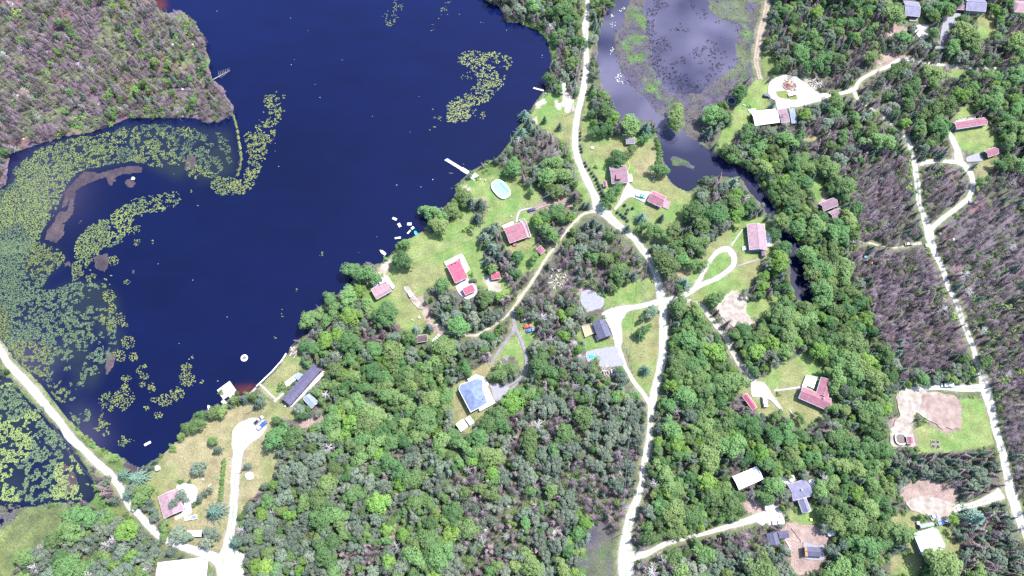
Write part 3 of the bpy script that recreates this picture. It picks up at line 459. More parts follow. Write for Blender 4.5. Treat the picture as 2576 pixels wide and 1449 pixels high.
FG = [(655,240),(690,222),(720,225),(738,242),(725,280),(705,310),(690,350),(670,390),(655,430),(640,460),(610,490),(560,490),(530,465),(545,450),(580,445),(610,460),(620,420),(625,390),(615,360),(612,340),(640,310),(665,270)]
FF = [(644 + a / 4, b / 4) for a, b in [(2010,600),(2090,540),(2170,500),(2300,530),(2440,470),(2460,530),(2576,540),(2640,600),(2620,680),(2500,720),(2540,830),(2500,890),(2400,940),(2380,1000),(2300,1050),(2200,1040),(2100,1100),(2170,1180),(2100,1240),(2000,1190),(1930,1230),(1920,1120),(1970,1050),(2050,980),(2150,930),(2230,840),(2240,720),(2150,680),(2140,640),(2070,640)]]
# ------------------------------------------------------------------ ground sheet
def ground():
    xs = np.arange(-430, 430.1, 1.0); ys = np.arange(-90, 410.1, 1.0); X, Y = np.meshgrid(xs, ys)
    u, v = S(X, Y)
    wu = u + 9 * (fnoise(X, Y, 7, 1) - 0.5) + 5 * (vnoise(X, Y, 1.7, 2) - 0.5); wv = v + 9 * (fnoise(X, Y, 7, 3) - 0.5) + 5 * (vnoise(X, Y, 1.7, 4) - 0.5)
    c = look(CLS, wu, wv); c0 = look(CLS, u, v)
    mz = ((u > 1535) & (u < 1945) & (v < 385)) | ((u < 260) & (v > 1170))
    c2 = look(CLS, u + 46 * (fnoise(X, Y, 15, 91, 4) - 0.5), v + 46 * (fnoise(X, Y, 15, 92, 4) - 0.5)); mz &= np.isin(c2, (WATER, MARSHV, MARSHG, OLIVE, MUD)) & np.isin(c0, (WATER, MARSHV, MARSHG, OLIVE, MUD)) & ~((u < 1600) & (v < 300) & (c0 == WATER) & (u > 400))
    c[mz] = c2[mz]; c0[mz] = c2[mz]
    hard = np.isin(c0, (WATER, BUILT)); 
    n1 = fnoise(X, Y, 26, 20); n2 = fnoise(X, Y, 6, 21); n3 = fnoise(X, Y, 11, 22)
    st = lambda t, a, b: np.clip((t - a) / (b - a), 0, 1)
    pal = {FOREST: ((.098,.084,.080), (.085,.108,.056)), LAWN: ((.112,.182,.055), (.160,.195,.074)), DRY: ((.215,.190,.108), (.155,.165,.074)), ROUGH: ((.075,.130,.040), (.13,.16,.062)),
           BURNT: ((.118,.086,.108), (.080,.078,.068)), CHAR: ((.138,.110,.138), (.105,.096,.098)), WATER: ((.045,.035,.04), (.06,.05,.05)), MUD: ((.066,.050,.056), (.045,.036,.046)),
           MARSHV: ((.066,.056,.092), (.080,.075,.070)), MARSHG: ((.080,.135,.045), (.065,.10,.05)), OLIVE: ((.130,.155,.058), (.085,.105,.050)), GRAVEL: ((.24,.215,.165), (.19,.18,.12)),
           EARTH: ((.28,.205,.18), (.20,.15,.135)), SAND: ((.36,.32,.28), (.25,.22,.16)), BUILT: ((.2,.18,.12), (.17,.17,.08)), VERGE: ((.145,.150,.082), (.095,.120,.054))}
    col = np.zeros(X.shape + (3,))
    for k, (a, b) in pal.items():
        m = c == k
        if not m.any(): continue
        t = st(0.5 * n1 + 0.5 * n2, 0.40, 0.60)[m][:, None]; col[m] = np.array(a) * (1 - t) + np.array(b) * t
    g = st(n3 * 0.6 + n1 * 0.4, 0.49, 0.60)[..., None]; m = (c == BURNT); col[m] = (col * (1 - 0.75 * g) + np.array((.115,.160,.055)) * 0.75 * g)[m]
    r = st(fnoise(X, Y, 9, 31), 0.62, 0.70)[..., None]; m = np.isin(c, (BURNT, CHAR)); col[m] = (col * (1 - 0.7 * r) + np.array((.16,.085,.085)) * 0.7 * r)[m]
    g2 = st(fnoise(X, Y, 16, 33), 0.50, 0.62)[..., None]; m = (c == CHAR); col[m] = (col * (1 - 0.7 * g2) + np.array((.075,.105,.042)) * 0.7 * g2)[m]
    m = (c == MARSHG); k3 = st(fnoise(X, Y, 8, 37, 4), 0.42, 0.56)[..., None]; col[m] = (col * k3 + np.array((.068,.062,.080)) * (1 - k3))[m]
    m = (c == MARSHV); col[m] = (col * (1 - 0.6 * g2) + np.array((.085,.115,.05)) * 0.6 * g2)[m]
    d = st(fnoise(X, Y, 20, 35), 0.52, 0.66)[..., None]; m = (c == LAWN); col[m] = (col * (1 - 0.6 * d) + np.array((.19,.165,.088)) * 0.6 * d)[m]
    hz = np.zeros(X.shape); hz[:] = 0.0
    hz[c0 == WATER] = -1.9; hz[c0 == MUD] = -0.47; hz[c0 == MARSHV] = -0.44; hz[c0 == MARSHG] = -0.36; hz[c0 == OLIVE] = -0.3
    far_s = (u > 1400) & (v > 1100) & np.isin(c0, (MARSHV, MARSHG, OLIVE)); hz[far_s] = 0
    mm = (c0 == MARSHV) & ~far_s; hz[mm] += (0.26 * (n2 - 0.5))[mm]
    mm = (c0 == MUD); hz[mm] += (0.22 * (n2 - 0.42))[mm]
    rg = np.isin(c0, (FOREST, BURNT, CHAR)); hz[rg] += (0.5 * (n2 - 0.62))[rg].clip(-0.3, 0.0)
    for _ in range(1):
        p = np.pad(hz, 1, mode='edge'); hz = (p[1:-1, 1:-1] * 4 + p[:-2, 1:-1] + p[2:, 1:-1] + p[1:-1, :-2] + p[1:-1, 2:]) / 8
    ny, nx = X.shape; V = np.stack([X, Y, hz], -1).reshape(-1, 3); i = (np.arange(ny - 1)[:, None] * nx + np.arange(nx - 1)[None]).ravel()
    F = np.stack([i, i + 1, i + nx + 1, i + nx], 1)
    me = mesh_np('ground', V, F, ['ground_cover'], smooth=True)
    a = me.attributes.new('cover', 'FLOAT_COLOR', 'POINT'); a.data.foreach_set('color', np.concatenate([col.reshape(-1, 3), np.ones((len(V), 1))], 1).astype(np.float32).ravel())
    o = obj('ground', me); tag(o, 'grassy, wooded and burnt ground around the lake', kind='structure')
    return o
def water(name, label, x0, x1, y0, y1, z, mat, tint):
    xs = np.arange(x0, x1 + .1, 2.5); ys = np.arange(y0, y1 + .1, 2.5); X, Y = np.meshgrid(xs, ys); ny, nx = X.shape
    V = np.stack([X, Y, np.full(X.shape, z)], -1).reshape(-1, 3); i = (np.arange(ny - 1)[:, None] * nx + np.arange(nx - 1)[None]).ravel()
    me = mesh_np(name, V, np.stack([i, i + 1, i + nx + 1, i + nx], 1), [mat]); u, v = S(X, Y)
    a = me.attributes.new('tint', 'FLOAT_COLOR', 'POINT'); col = tint(u, v, X, Y); a.data.foreach_set('color', np.concatenate([col.reshape(-1, 3), np.ones((len(V), 1))], 1).astype(np.float32).ravel())
    return tag(obj(name, me), label, kind='structure')
def lake_tint(u, v, X, Y):
    b = np.array((.0020, .0043, .0300)); t = (0.85 + 0.3 * fnoise(X, Y, 70, 50) + 0.35 * np.clip((380 - v) / 380, 0, 1))[..., None]; col = b * t * (0.86 + 0.28 * fnoise(X * .35 + Y * .2, Y, 9, 51))[..., None]
    for poly in (FA, FB, BOG):                                                                                  # weedy, clouded water under the lily beds
        k = 0.55 * look(blur(inpoly(poly), 3, 5), u, v)[..., None] * np.clip(2.2 * fnoise(X, Y, 16, 55)[..., None] - .5, 0, 1); col = col * (1 - k) + np.array((.020, .028, .026)) * k
    for cu, cv, r in ((404, 12, 13), (394, -6, 14), (612, 985, 13), (630, 978, 10), (597, 980, 8)):      # tannin-stained shallows over sand
        k = np.exp(-((u - cu) ** 2 + (v - cv) ** 2) / (r * r))[..., None]; col = col * (1 - k) + np.array((.075, .020, .014)) * k
    for cu, cv, r in ((210, 1100, 60), (120, 470, 90), (60, 900, 70)):                                                        # silty water in the bog
        k = 0.5 * np.exp(-((u - cu) ** 2 + (v - cv) ** 2) / (r * r))[..., None]; col = col * (1 - k) + np.array((.05, .045, .075)) * k
    return col
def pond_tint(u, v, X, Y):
    deep = np.array((.003, .006, .030)); cloud_refl = np.array((.080, .076, .120)); n = fnoise(X, Y, 30, 60)  # lavender tone is cloud reflection painted into the water colour, fading towards the river
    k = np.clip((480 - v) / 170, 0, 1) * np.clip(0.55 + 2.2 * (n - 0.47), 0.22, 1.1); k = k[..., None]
    return deep * (1 - k) + cloud_refl * k
ground()
water('lake', 'deep navy lake with lily beds', -470, 42, -60, 410, -0.5, 'lake_water', lake_tint)
water('pond', 'pond tinted lavender with cloud reflection, and dark river', 46, 330, 100, 410, -0.52, 'pond_water', pond_tint)
mb = MB(); mb.box((0, 0, -3.0), (5000, 5000, 0.4)); tag(mb.build('terrain', 'far_land'), 'wooded land beyond the village', kind='structure')

# ------------------------------------------------------------------ instanced mass helper (kind = stuff)
def scatter(name, label, pts, rot, scl, var, protos, cat=None):
    if len(pts) == 0: return None
    col = bpy.data.collections.new(name + '_kinds')
    for i, me in enumerate(protos):
        p = bpy.data.objects.new('%s_kind_%02d' % (name, i), me); col.objects.link(p)
    me = bpy.data.meshes.new(name); pts = np.asarray(pts, np.float32); n = len(pts); me.vertices.add(n); me.vertices.foreach_set('co', pts.ravel())
    for an, ty, da in (('rot', 'FLOAT_VECTOR', np.asarray(rot, np.float32)), ('scl', 'FLOAT_VECTOR', np.asarray(scl, np.float32)), ('var', 'INT', np.asarray(var, np.int32))):
        a = me.attributes.new(an, ty, 'POINT'); a.data.foreach_set('vector' if ty == 'FLOAT_VECTOR' else 'value', da.ravel())
    o = obj(name, me); g = bpy.data.node_groups.new(name + '_nodes', 'GeometryNodeTree')
    g.interface.new_socket('Geometry', in_out='INPUT', socket_type='NodeSocketGeometry'); g.interface.new_socket('Geometry', in_out='OUTPUT', socket_type='NodeSocketGeometry')
    gi = g.nodes.new('NodeGroupInput'); go = g.nodes.new('NodeGroupOutput'); ci = g.nodes.new('GeometryNodeCollectionInfo'); ip = g.nodes.new('GeometryNodeInstanceOnPoints')
    ci.inputs['Collection'].default_value = col; ci.inputs['Separate Children'].default_value = True; ci.inputs['Reset Children'].default_value = True
    def na(nm, ty):
        q = g.nodes.new('GeometryNodeInputNamedAttribute'); q.data_type = ty; q.inputs['Name'].default_value = nm; return [s for s in q.outputs if s.enabled and s.name == 'Attribute'][0]
    g.links.new(gi.outputs[0], ip.inputs['Points']); g.links.new(ci.outputs[0], ip.inputs['Instance']); ip.inputs['Pick Instance'].default_value = True
    g.links.new(na('var', 'INT'), ip.inputs['Instance Index'])
    er = g.nodes.new('FunctionNodeEulerToRotation'); g.links.new(na('rot', 'FLOAT_VECTOR'), er.inputs[0]); g.links.new(er.outputs[0], ip.inputs['Rotation']); g.links.new(na('scl', 'FLOAT_VECTOR'), ip.inputs['Scale'])
    g.links.new(ip.outputs[0], go.inputs[0]); md = o.modifiers.new('instances', 'NODES'); md.node_group = g
    return tag(o, label, kind='stuff')

# ------------------------------------------------------------------ tree prototypes (mesh data shared by every copy)
def quads(C, Nn, size, rng, asp=1.0, spin=True):
    """leaf faces: centres C, normals Nn, half sizes"""
    n = len(C); Nn = Nn / (np.linalg.norm(Nn, axis=1)[:, None] + 1e-9); r = rng.normal(size=(n, 3)); T = np.cross(Nn, r); T /= np.linalg.norm(T, axis=1)[:, None] + 1e-9; B = np.cross(Nn, T)
    s = np.asarray(size).reshape(-1, 1) * np.ones((n, 1)); V = np.stack([C - T * s * asp, C - B * s * 0.75, C + T * s * asp, C + B * s * 0.75], 1).reshape(-1, 3)
    V[1::4] -= 0.18 * s * Nn; V[3::4] -= 0.18 * s * Nn
    return V, np.arange(4 * n).reshape(-1, 4)
def limb_mesh(name, segs, mat, n=5):
    mb = MB()
    for a, b, w0, w1 in segs: mb.bar(a, b, w0, n, w1)
    return mb.mesh(name, mat)
def broad_proto(i, mat, rad=4.5, hgt=9.0, lobes=24, per=110, leaf=0.30):
    rng = np.random.default_rng(100 + i); Cs = []; Ns = []; Ss = []; segs = []; cz = hgt * 0.60
    nl = lobes + int(rng.integers(-4, 5)); ax = 1 + 0.22 * rng.normal(); lean = rng.normal(size=2) * 0.35
    for k in range(nl):
        t = (k + 0.5) / nl; ph = k * 2.39996 + rng.normal() * 0.35; el = math.asin(np.clip(1 - 1.55 * t, -1, 1)); rr = rad * (0.46 + 0.42 * rng.random())
        c = np.array([rr * math.cos(el) * math.cos(ph) * ax + lean[0], rr * math.cos(el) * math.sin(ph) / ax + lean[1], cz + 0.62 * hgt * 0.5 * math.sin(el) + rng.normal() * 0.35])
        lr = rad * (0.22 + 0.26 * rng.random() ** 1.4); q = rng.normal(size=(per, 3)); q /= np.linalg.norm(q, axis=1)[:, None]; q[:, 2] = np.where(q[:, 2] < -0.35, -q[:, 2], q[:, 2])
        p = c + q * lr * (0.72 + 0.42 * rng.random((per, 1))) * np.array([1, 1, 0.75]); Cs.append(p); Ns.append(q + rng.normal(size=(per, 3)) * 0.40 + np.array([0, 0, 0.60])); Ss.append(leaf * (0.65 + 0.8 * rng.random(per)))
        if k % 3 == 0: segs.append(((lean[0] * .3, lean[1] * .3, hgt * 0.32), tuple(c), 0.22, 0.05))
    V, F = quads(np.concatenate(Cs), np.concatenate(Ns), np.concatenate(Ss), rng)
    segs = [((0, 0, -0.35), (lean[0] * .3, lean[1] * .3, hgt * 0.34), 0.55, 0.38)] + segs + [((lean[0] * .3, lean[1] * .3, hgt * 0.34), (lean[0], lean[1], hgt * 0.8), 0.36, 0.08)]
    return V, F, mat, segs, 'bark'
def spruce_proto(i, mat, rad=2.3, hgt=10.5, tiers=13, loose=0.0, per=9, droop=0.28):
    rng = np.random.default_rng(300 + i); C = []; Nn = []; Sz = []; segs = [((0, 0, -0.35), (0, 0, hgt * 0.97), 0.34, 0.03)]
    for t in range(tiers):
        f = t / (tiers - 1); z0 = hgt * (0.16 + 0.82 * f); L = rad * (1 - f) ** 0.85 * (0.85 + 0.3 * rng.random()) + 0.14; nb = per if f < 0.8 else per - 3; o = rng.random() * 6.28
        for b in range(nb):
            a = o + 2 * math.pi * b / nb + rng.normal() * 0.16; l = L * (0.7 + 0.45 * rng.random()); d = np.array([math.cos(a), math.sin(a)]); k = max(3, int(l / 0.3))
            for q in range(k):
                s = (q + 0.6) / k; r = l * s; wd = 0.46 * (1 - 0.5 * s) * (0.75 + 0.5 * rng.random()); side = rng.normal() * 0.2 * (1 - s * .4)
                C.append((d[0] * r - d[1] * side, d[1] * r + d[0] * side, z0 - droop * r * (0.6 + 0.5 * s) + rng.normal() * 0.08 + loose * rng.normal())); Nn.append((d[0] * 0.45 + rng.normal() * 0.35, d[1] * 0.45 + rng.normal() * 0.35, 0.9)); Sz.append(wd)
            if t < 8 and b % 3 == 0: segs.append(((0, 0, z0), (d[0] * l * .8, d[1] * l * .8, z0 - droop * l * .7), 0.07, 0.03))
    V, F = quads(np.array(C), np.array(Nn), np.array(Sz), rng)
    return V, F, mat, segs, 'bark'
def twig_proto(i, mat, hgt=9.0, rad=2.2, nb=34, w0=0.16, w1=0.05, wood='dead_wood', sub=2, top=0.97, trunk=0.30, bend=0.35):
    """leafless tree: twigs are the crown, in the colour of the dead wood"""
    rng = np.random.default_rng(500 + i); mb = MB(); tilt = rng.normal(size=2) * 0.35; segs = [((0, 0, -0.35), (tilt[0], tilt[1], hgt), trunk, 0.04)]
    for k in range(nb):
        f = 0.28 + (top - 0.28) * (k + rng.random()) / nb; a = k * 2.39996 + rng.normal() * 0.5; L = rad * (1.15 - f) * (0.6 + 0.7 * rng.random()) + 0.25; z = hgt * f; bx, by = tilt[0] * f, tilt[1] * f
        up = (0.25 - bend * rng.random()) * L; e = (bx + math.cos(a) * L, by + math.sin(a) * L, z + up); mb.bar((bx, by, z), e, w0 * (1.2 - f * .6), 3, w1)
        for s in range(sub):
            g = 0.35 + 0.55 * rng.random(); p = tuple((1 - g) * q + g * r for q, r in zip((bx, by, z), e)); a2 = a + rng.choice((-1, 1)) * (0.5 + 0.6 * rng.random()); l2 = L * 0.45 * (0.5 + rng.random())
            mb.bar(p, (p[0] + math.cos(a2) * l2, p[1] + math.sin(a2) * l2, p[2] + (rng.random() - 0.45) * l2), w0 * 0.6, 3, w1 * .8)
    return mb, mat, segs, wood
def shrub_proto(i, mat, rad=1.3, hgt=1.5, n=150, leaf=0.24):
    rng = np.random.default_rng(700 + i); q = rng.normal(size=(n, 3)); q /= np.linalg.norm(q, axis=1)[:, None]; q[:, 2] = abs(q[:, 2]); b = 1 + 0.35 * np.sin(3 * np.arctan2(q[:, 1], q[:, 0]) + rng.random() * 6)
    C = q * np.array([rad, rad, hgt]) * (0.55 + 0.45 * rng.random((n, 1)) ** .5) * b[:, None]; C[:, 2] = C[:, 2] * .9 + .05
    return quads(C, q + rng.normal(size=(n, 3)) * .5 + np.array([0, 0, .3]), leaf * (0.6 + 0.8 * rng.random(n)), rng) + (mat,)
class Kind: pass
def kind_from(name, protos):
    k = Kind(); k.crown = []; k.trunk = []; k.joined = []
    for p in protos:
        if isinstance(p[0], MB):
            mb, mat, segs, wood = p; cm = mb.mesh(name + '_crown', mat)
        else:
            V, F, mat, segs, wood = p; cm = mesh_np(name + '_crown', V, F, [mat])
        tm = limb_mesh(name + '_trunk', segs, wood); k.crown.append(cm); k.trunk.append(tm)
        jm = bpy.data.meshes.new(name + '_whole'); nv = len(cm.vertices); vs = [tuple(v.co) for v in cm.vertices] + [tuple(v.co) for v in tm.vertices]
        fs = [tuple(q.vertices) for q in cm.polygons] + [tuple(nv + a for a in q.vertices) for q in tm.polygons]; jm.from_pydata(vs, [], fs); jm.materials.append(M(mat)); jm.materials.append(M(wood))
        mi = np.zeros(len(fs), np.int32); mi[len(cm.polygons):] = 1; jm.polygons.foreach_set('material_index', mi); jm.update(); k.joined.append(jm)
    return k
KN = {}
KN['broad'] = kind_from('broadleaf', [broad_proto(i, 'leaf_broad', rad=4.5 * s, hgt=8.6 * h, leaf=.30) for i, (s, h) in enumerate(((1, 1), (1.05, .9), (.92, 1.1), (1, 1), (.95, 1.05), (1.05, .95), (1, 1.05), (.95, .95)))])
KN['bright'] = kind_from('bright_broadleaf', [broad_proto(20 + i, 'leaf_bright') for i in range(3)])
KN['spruce'] = kind_from('spruce', [spruce_proto(i, 'leaf_spruce', rad=2.6 * s, hgt=7.6, tiers=10, loose=.10, per=10, droop=.24) for i, s in enumerate((1, 1.12, .9, 1.05, .95, 1.2))])
KN['pine'] = kind_from('pine', [spruce_proto(20 + i, 'leaf_pine', rad=4.2, hgt=8.0, tiers=9, loose=.14, per=13, droop=.2) for i in range(3)])
KN['grey'] = kind_from('grey_pine', [broad_proto(40 + i, 'leaf_grey', rad=3.1, hgt=7.0, lobes=17, per=85, leaf=.23) for i in range(6)])
KN['snag'] = kind_from('dead_snag', [twig_proto(i, 'snag_twig', hgt=7.5, rad=4.4, nb=26, w0=.22, w1=.09, sub=2, bend=.5) for i in range(5)])
KN['burnt'] = kind_from('burnt_spruce', [twig_proto(20 + i, 'burnt_twig', hgt=8.5, rad=1.9, nb=60, w0=.15, w1=.07, wood='burnt_wood', sub=2, trunk=.26) for i in range(5)])
KN['brown'] = kind_from('brown_spruce', [spruce_proto(50 + i, 'leaf_brown', rad=2.0, hgt=8.5, tiers=11, loose=.12, per=8) for i in range(3)])
SHRUB = [mesh_np('shrub', *shrub_proto(i, 'leaf_shrub')[:2], ['leaf_shrub']) for i in range(4)]
SHRUBD = [mesh_np('dark_shrub', *shrub_proto(10 + i, 'leaf_broad')[:2], ['leaf_broad']) for i in range(3)]
CONE = [mesh_np('small_cone', *spruce_proto(80 + i, 'leaf_spruce', rad=0.75, hgt=1.9, tiers=8, per=7)[:2], ['leaf_spruce']) for i in range(2)]
BASER = dict(broad=4.7, bright=4.7, spruce=2.6, pine=4.1, grey=3.2, snag=3.4, burnt=1.8, brown=2.0); BASEH = dict(broad=9.0, bright=9.0, spruce=7.6, pine=8.0, grey=7.2, snag=7.5, burnt=8.5, brown=8.5)
# ------------------------------------------------------------------ buildings
LANDMARKS = []
def frame_of(corners, z):
    c = [P(u, v, z) for u, v in corners]; ctr = sum(c, Vector()) / 4; ctr.z = 0
    ux = ((c[1] - c[0]) + (c[2] - c[3])) / 2; vx = ((c[3] - c[0]) + (c[2] - c[1])) / 2
    a1 = math.atan2(ux.y, ux.x); a2 = math.atan2(vx.y, vx.x) + math.pi / 2
    while a2 - a1 > math.pi: a2 -= 2 * math.pi
    while a2 - a1 < -math.pi: a2 += 2 * math.pi
    return ctr, (a1 + a2) / 2, ux.length, vx.length
def to_local(root, u, v, z):
    p = P(u, v, z) - root.location; a = -root.rotation_euler[2]; return (p.x * math.cos(a) - p.y * math.sin(a), p.x * math.sin(a) + p.y * math.cos(a))
def claim(corners, pad=1.06):
    cu = sum(c[0] for c in corners) / len(corners); cv = sum(c[1] for c in corners) / len(corners)
    paint(CLS, [(cu + (u - cu) * pad, cv + (v - cv) * pad) for u, v in corners], BUILT)
def gable(root, L, W, z0, rise, roof, wall, ridge='u', frac=0.5, over=0.35, th=0.16, base=0.0, trim='white_paint', hip=0.0, off=(0, 0), wins=True, door=True, tag_wall='wall'):
    """a pitched block in the root's local axes; ridge along local x ('u') or y ('v')"""
    if ridge == 'v': L, W = W, L
    def T(x, y, z):
        if ridge == 'v': x, y = -y, x
        return (x + off[0], y + off[1], z)
    hw, hl = W / 2, L / 2; yr = -hw + W * (1 - frac); wl, ww = hl - over, hw - over
    z_at = lambda y: z0 + rise * ((hw - y) / (hw - yr) if y > yr else (y + hw) / (yr + hw))
    mb = MB(); hx = hl * hip
    top = [T(-hl, -hw, z0), T(hl, -hw, z0), T(hl - hx, yr, z0 + rise), T(-hl + hx, yr, z0 + rise), T(-hl, hw, z0), T(hl, hw, z0)]
    bot = [(x, y, z - th) for x, y, z in top]
    fs = [(0, 1, 2, 3), (3, 2, 5, 4)] + ([(1, 5, 2), (4, 0, 3)] if hip else [])
    mb.add(top + bot, fs + [tuple(6 + i for i in f[::-1]) for f in fs] + [(0, 6, 7, 1), (5, 11, 10, 4)] + ([(1, 7, 11, 5), (4, 10, 6, 0)] if hip else [(1, 7, 8, 2), (2, 8, 11, 5), (4, 10, 9, 3), (3, 9, 6, 0)]))
    rf = mb.build('roof', roof, root)
    if ridge and not hip: MB().bar(T(-hl - .03, yr, z0 + rise + .03), T(hl + .03, yr, z0 + rise + .03), 0.22, 5).build('ridge_cap', roof, rf)
    if trim:
        for sy in (-1, 1): MB().bar(T(-hl, sy * (hw + .06), z0 - .09), T(hl, sy * (hw + .06), z0 - .09), 0.13, 4).build('fascia', trim, rf)
        if not hip:
            for sx in (-1, 1):
                m2 = MB(); m2.bar(T(sx * (hl + .06), -hw, z0 - .02), T(sx * (hl + .06), yr, z0 + rise - .02), 0.11, 4); m2.bar(T(sx * (hl + .06), yr, z0 + rise - .02), T(sx * (hl + .06), hw, z0 - .02), 0.11, 4); m2.build('bargeboard', trim, rf)
    mb = MB(); zz = lambda y: z_at(y) - th - 0.03; zs = z0 - th - 0.02 if hip else None
    prof = [(-ww, base), (ww, base), (ww, zs or zz(ww)), (yr, zs or (z0 + rise - th - .03)), (-ww, zs or zz(-ww))]
    a = [T(-wl, y, z) for y, z in prof]; b = [T(wl, y, z) for y, z in prof]
    mb.add(a + b, [(0, 1, 2, 3, 4)[::-1], (5, 6, 7, 8, 9)] + [(i, 5 + i, 5 + (i + 1) % 5, (i + 1) % 5) for i in range(5)])
    wobj = mb.build(tag_wall, wall, root); zb = base + 0.25
    fz = z0 - base
    if wins and fz > 1.9:
        n = max(1, int(L / 3.4))
        for sy in (-1, 1):
            for i in range(n):
                x = -wl + (2 * wl) * (i + 0.5) / n
                if door and sy < 0 and i == n // 2:
                    d = MB().box(T(x, sy * (ww + .03), base + 1.05), (1.0, .1, 2.05) if ridge != 'v' else (.1, 1.0, 2.05)).build('door', 'wall_brown' if wall != 'wall_brown' else 'white_paint', root)
                    MB().box(T(x + .36, sy * (ww + .11), base + 1.05), (.12, .07, .12)).build('handle', 'chrome', d); continue
                f = MB().box(T(x, sy * (ww + .03), base + fz * .56), (1.25, .1, 1.15) if ridge != 'v' else (.1, 1.25, 1.15)).build('window', 'white_paint', root)
                MB().box(T(x, sy * (ww + .07), base + fz * .56), (1.0, .07, .9) if ridge != 'v' else (.07, 1.0, .9)).build('pane', 'glass', f)
        for sx in (-1, 1):
            f = MB().box(T(sx * (wl + .03), 0, base + fz * .56), (.1, 1.25, 1.15) if ridge != 'v' else (1.25, .1, 1.15)).build('window', 'white_paint', root)
            MB().box(T(sx * (wl + .07), 0, base + fz * .56), (.07, 1.0, .9) if ridge != 'v' else (1.0, .07, .9)).build('pane', 'glass', f)
    return rf
def house(name, label, corners, eave=2.9, rise=1.7, roof='roof_grey', wall='wall_white', cat='house', ridge='u', frac=.5, group=None, chimney=None, vents=(), short=None, **kw):
    ctr, rz, L, W = frame_of(corners, eave); root = thing(name, label, cat, ctr, rz, group)
    rf = gable(root, L, W, eave, rise, roof, wall, ridge, frac, **kw)
    if chimney:
        x, y = to_local(root, chimney[0], chimney[1], eave + rise); c = MB().box((x, y, eave + rise * .5 + .5), (.7, .7, rise + 1.0)).build('chimney', 'concrete', rf)
    for u, v in vents:
        x, y = to_local(root, u, v, eave + rise * .6); MB().cyl((x, y, eave), .28, rise * .95 + .25, 8).build('vent', 'paint_grey', rf)
    claim(corners)
    cu = sum(c[0] for c in corners) / 4; cv = sum(c[1] for c in corners) / 4
    if short: LANDMARKS.append((cu, cv, short))
    return root
def deck(root, poly, z=0.9, mat='deck_wood', rail=True, railmat='white_paint', name='deck', open_sides=(), steps=None, th=.18):
    q = [to_local(root, u, v, z) for u, v in poly]; mb = MB(); mb.prism(q, z - th, z); d = mb.build(name, mat, root); n = len(q)
    for i in range(n):
        if z > .5:
            MB().box((q[i][0] * .98, q[i][1] * .98, (z - th) / 2 - .04), (.16, .16, z - th - .04)).build('post', 'grey_wood', d)
        if rail and i not in open_sides:
            a = Vector((*q[i], 0)); b = Vector((*q[(i + 1) % n], 0)); l = (b - a).length
            if l < .8: continue
            m2 = MB(); m2.bar((a.x, a.y, z + .95), (b.x, b.y, z + .95), .15); m2.bar((a.x, a.y, z + .5), (b.x, b.y, z + .5), .07); k = max(1, int(l / 1.8))
            for j in range(k + 1):
                p = a + (b - a) * (j / k); m2.box((p.x, p.y, z + .475), (.11, .11, .95))
            m2.build('railing', railmat, d)
    if steps:
        s = MB(); x, y = to_local(root, steps[0], steps[1], z / 2)
        for k in range(3): s.box((x, y - .3 * k, z * (.75 - .25 * k) / 2 + .02), (1.3, .32, z * (.75 - .25 * k)))
        s.build('step', mat, d)
    claim(poly, 1.02); return d

H = house
h = H('house', 'grey-roofed gable house at the top edge beside two dark trucks', [(2274,2),(2311,5),(2312,41),(2275,39)], 3.2, 2.0, 'roof_lavender', 'wall_dark', short='grey-roofed house at the top edge')
deck(h, [(2287,43),(2309,44),(2307,54),(2288,53)], .7, 'grey_wood', rail=False)
h = H('house', 'large lavender-roofed house with a lower side wing at the top edge', [(2427,-6),(2475,-4),(2478,27),(2429,27)], 3.4, 2.2, 'roof_lavender', 'wall_grey', chimney=(2432,4), short='large lavender-roofed house at the top edge')
gable(h, 7.2, 8.0, 2.7, 1.6, 'roof_mauve', 'wall_dark', off=(-9.3, -.6))
H('house', 'pale hip-roofed house cut by the top right corner', [(2548,4),(2590,0),(2592,30),(2550,31)], 3.0, 2.0, 'roof_pinkish', 'wall_white', hip=.5, wins=False, short='pale hip-roofed house in the corner')
h = H('house', 'long white-roofed house below the debris pile', [(1887,280),(1951,275),(1961,307),(1901,316)], 3.0, 1.4, 'roof_white', 'wall_red', ridge='u', frac=.45, short='long white-roofed house by the debris pile')
gable(h, 5.2, 9.6, 2.8, 1.3, 'roof_mauve', 'wall_grey', off=(11.4, -.6))
deck(h, [(1882,276),(1900,272),(1903,280),(1886,283)], .5, 'white_paint', rail=False)
h2 = [(1982,272),(1999,273),(2005,310),(1993,311)]
ctr, rz, L, W = frame_of(h2, 2.2); t = thing('glass_lean_to', 'blue glazed lean-to beside the long white-roofed house', 'greenhouse', ctr, rz)
for k in range(4): MB().add([(-L/2 + L*k/4 + .05, -W/2, 2.2), (-L/2 + L*(k+1)/4 - .05, -W/2, 2.2), (-L/2 + L*(k+1)/4 - .05, W/2, 2.5), (-L/2 + L*k/4 + .05, W/2, 2.5), (-L/2 + L*k/4 + .05, -W/2, 2.12), (-L/2 + L*(k+1)/4 - .05, -W/2, 2.12), (-L/2 + L*(k+1)/4 - .05, W/2, 2.42), (-L/2 + L*k/4 + .05, W/2, 2.42)], [(0,1,2,3),(7,6,5,4),(0,4,5,1),(1,5,6,2),(2,6,7,3),(3,7,4,0)]).build('pane', 'roof_steel', t)
for sx in (-1, 1):
    for sy in (-1, 1): MB().box((sx * (L/2 - .1), sy * (W/2 - .1), 1.05), (.14, .14, 2.1)).build('post', 'white_paint', t)
claim(h2)
h = H('trailer_home', 'long pink-roofed trailer home above the green lawn', [(2400,309),(2476,294),(2483,310),(2407,327)], 3.0, .9, 'roof_rose', 'wall_blue', base=.5, short='long pink-roofed trailer home')
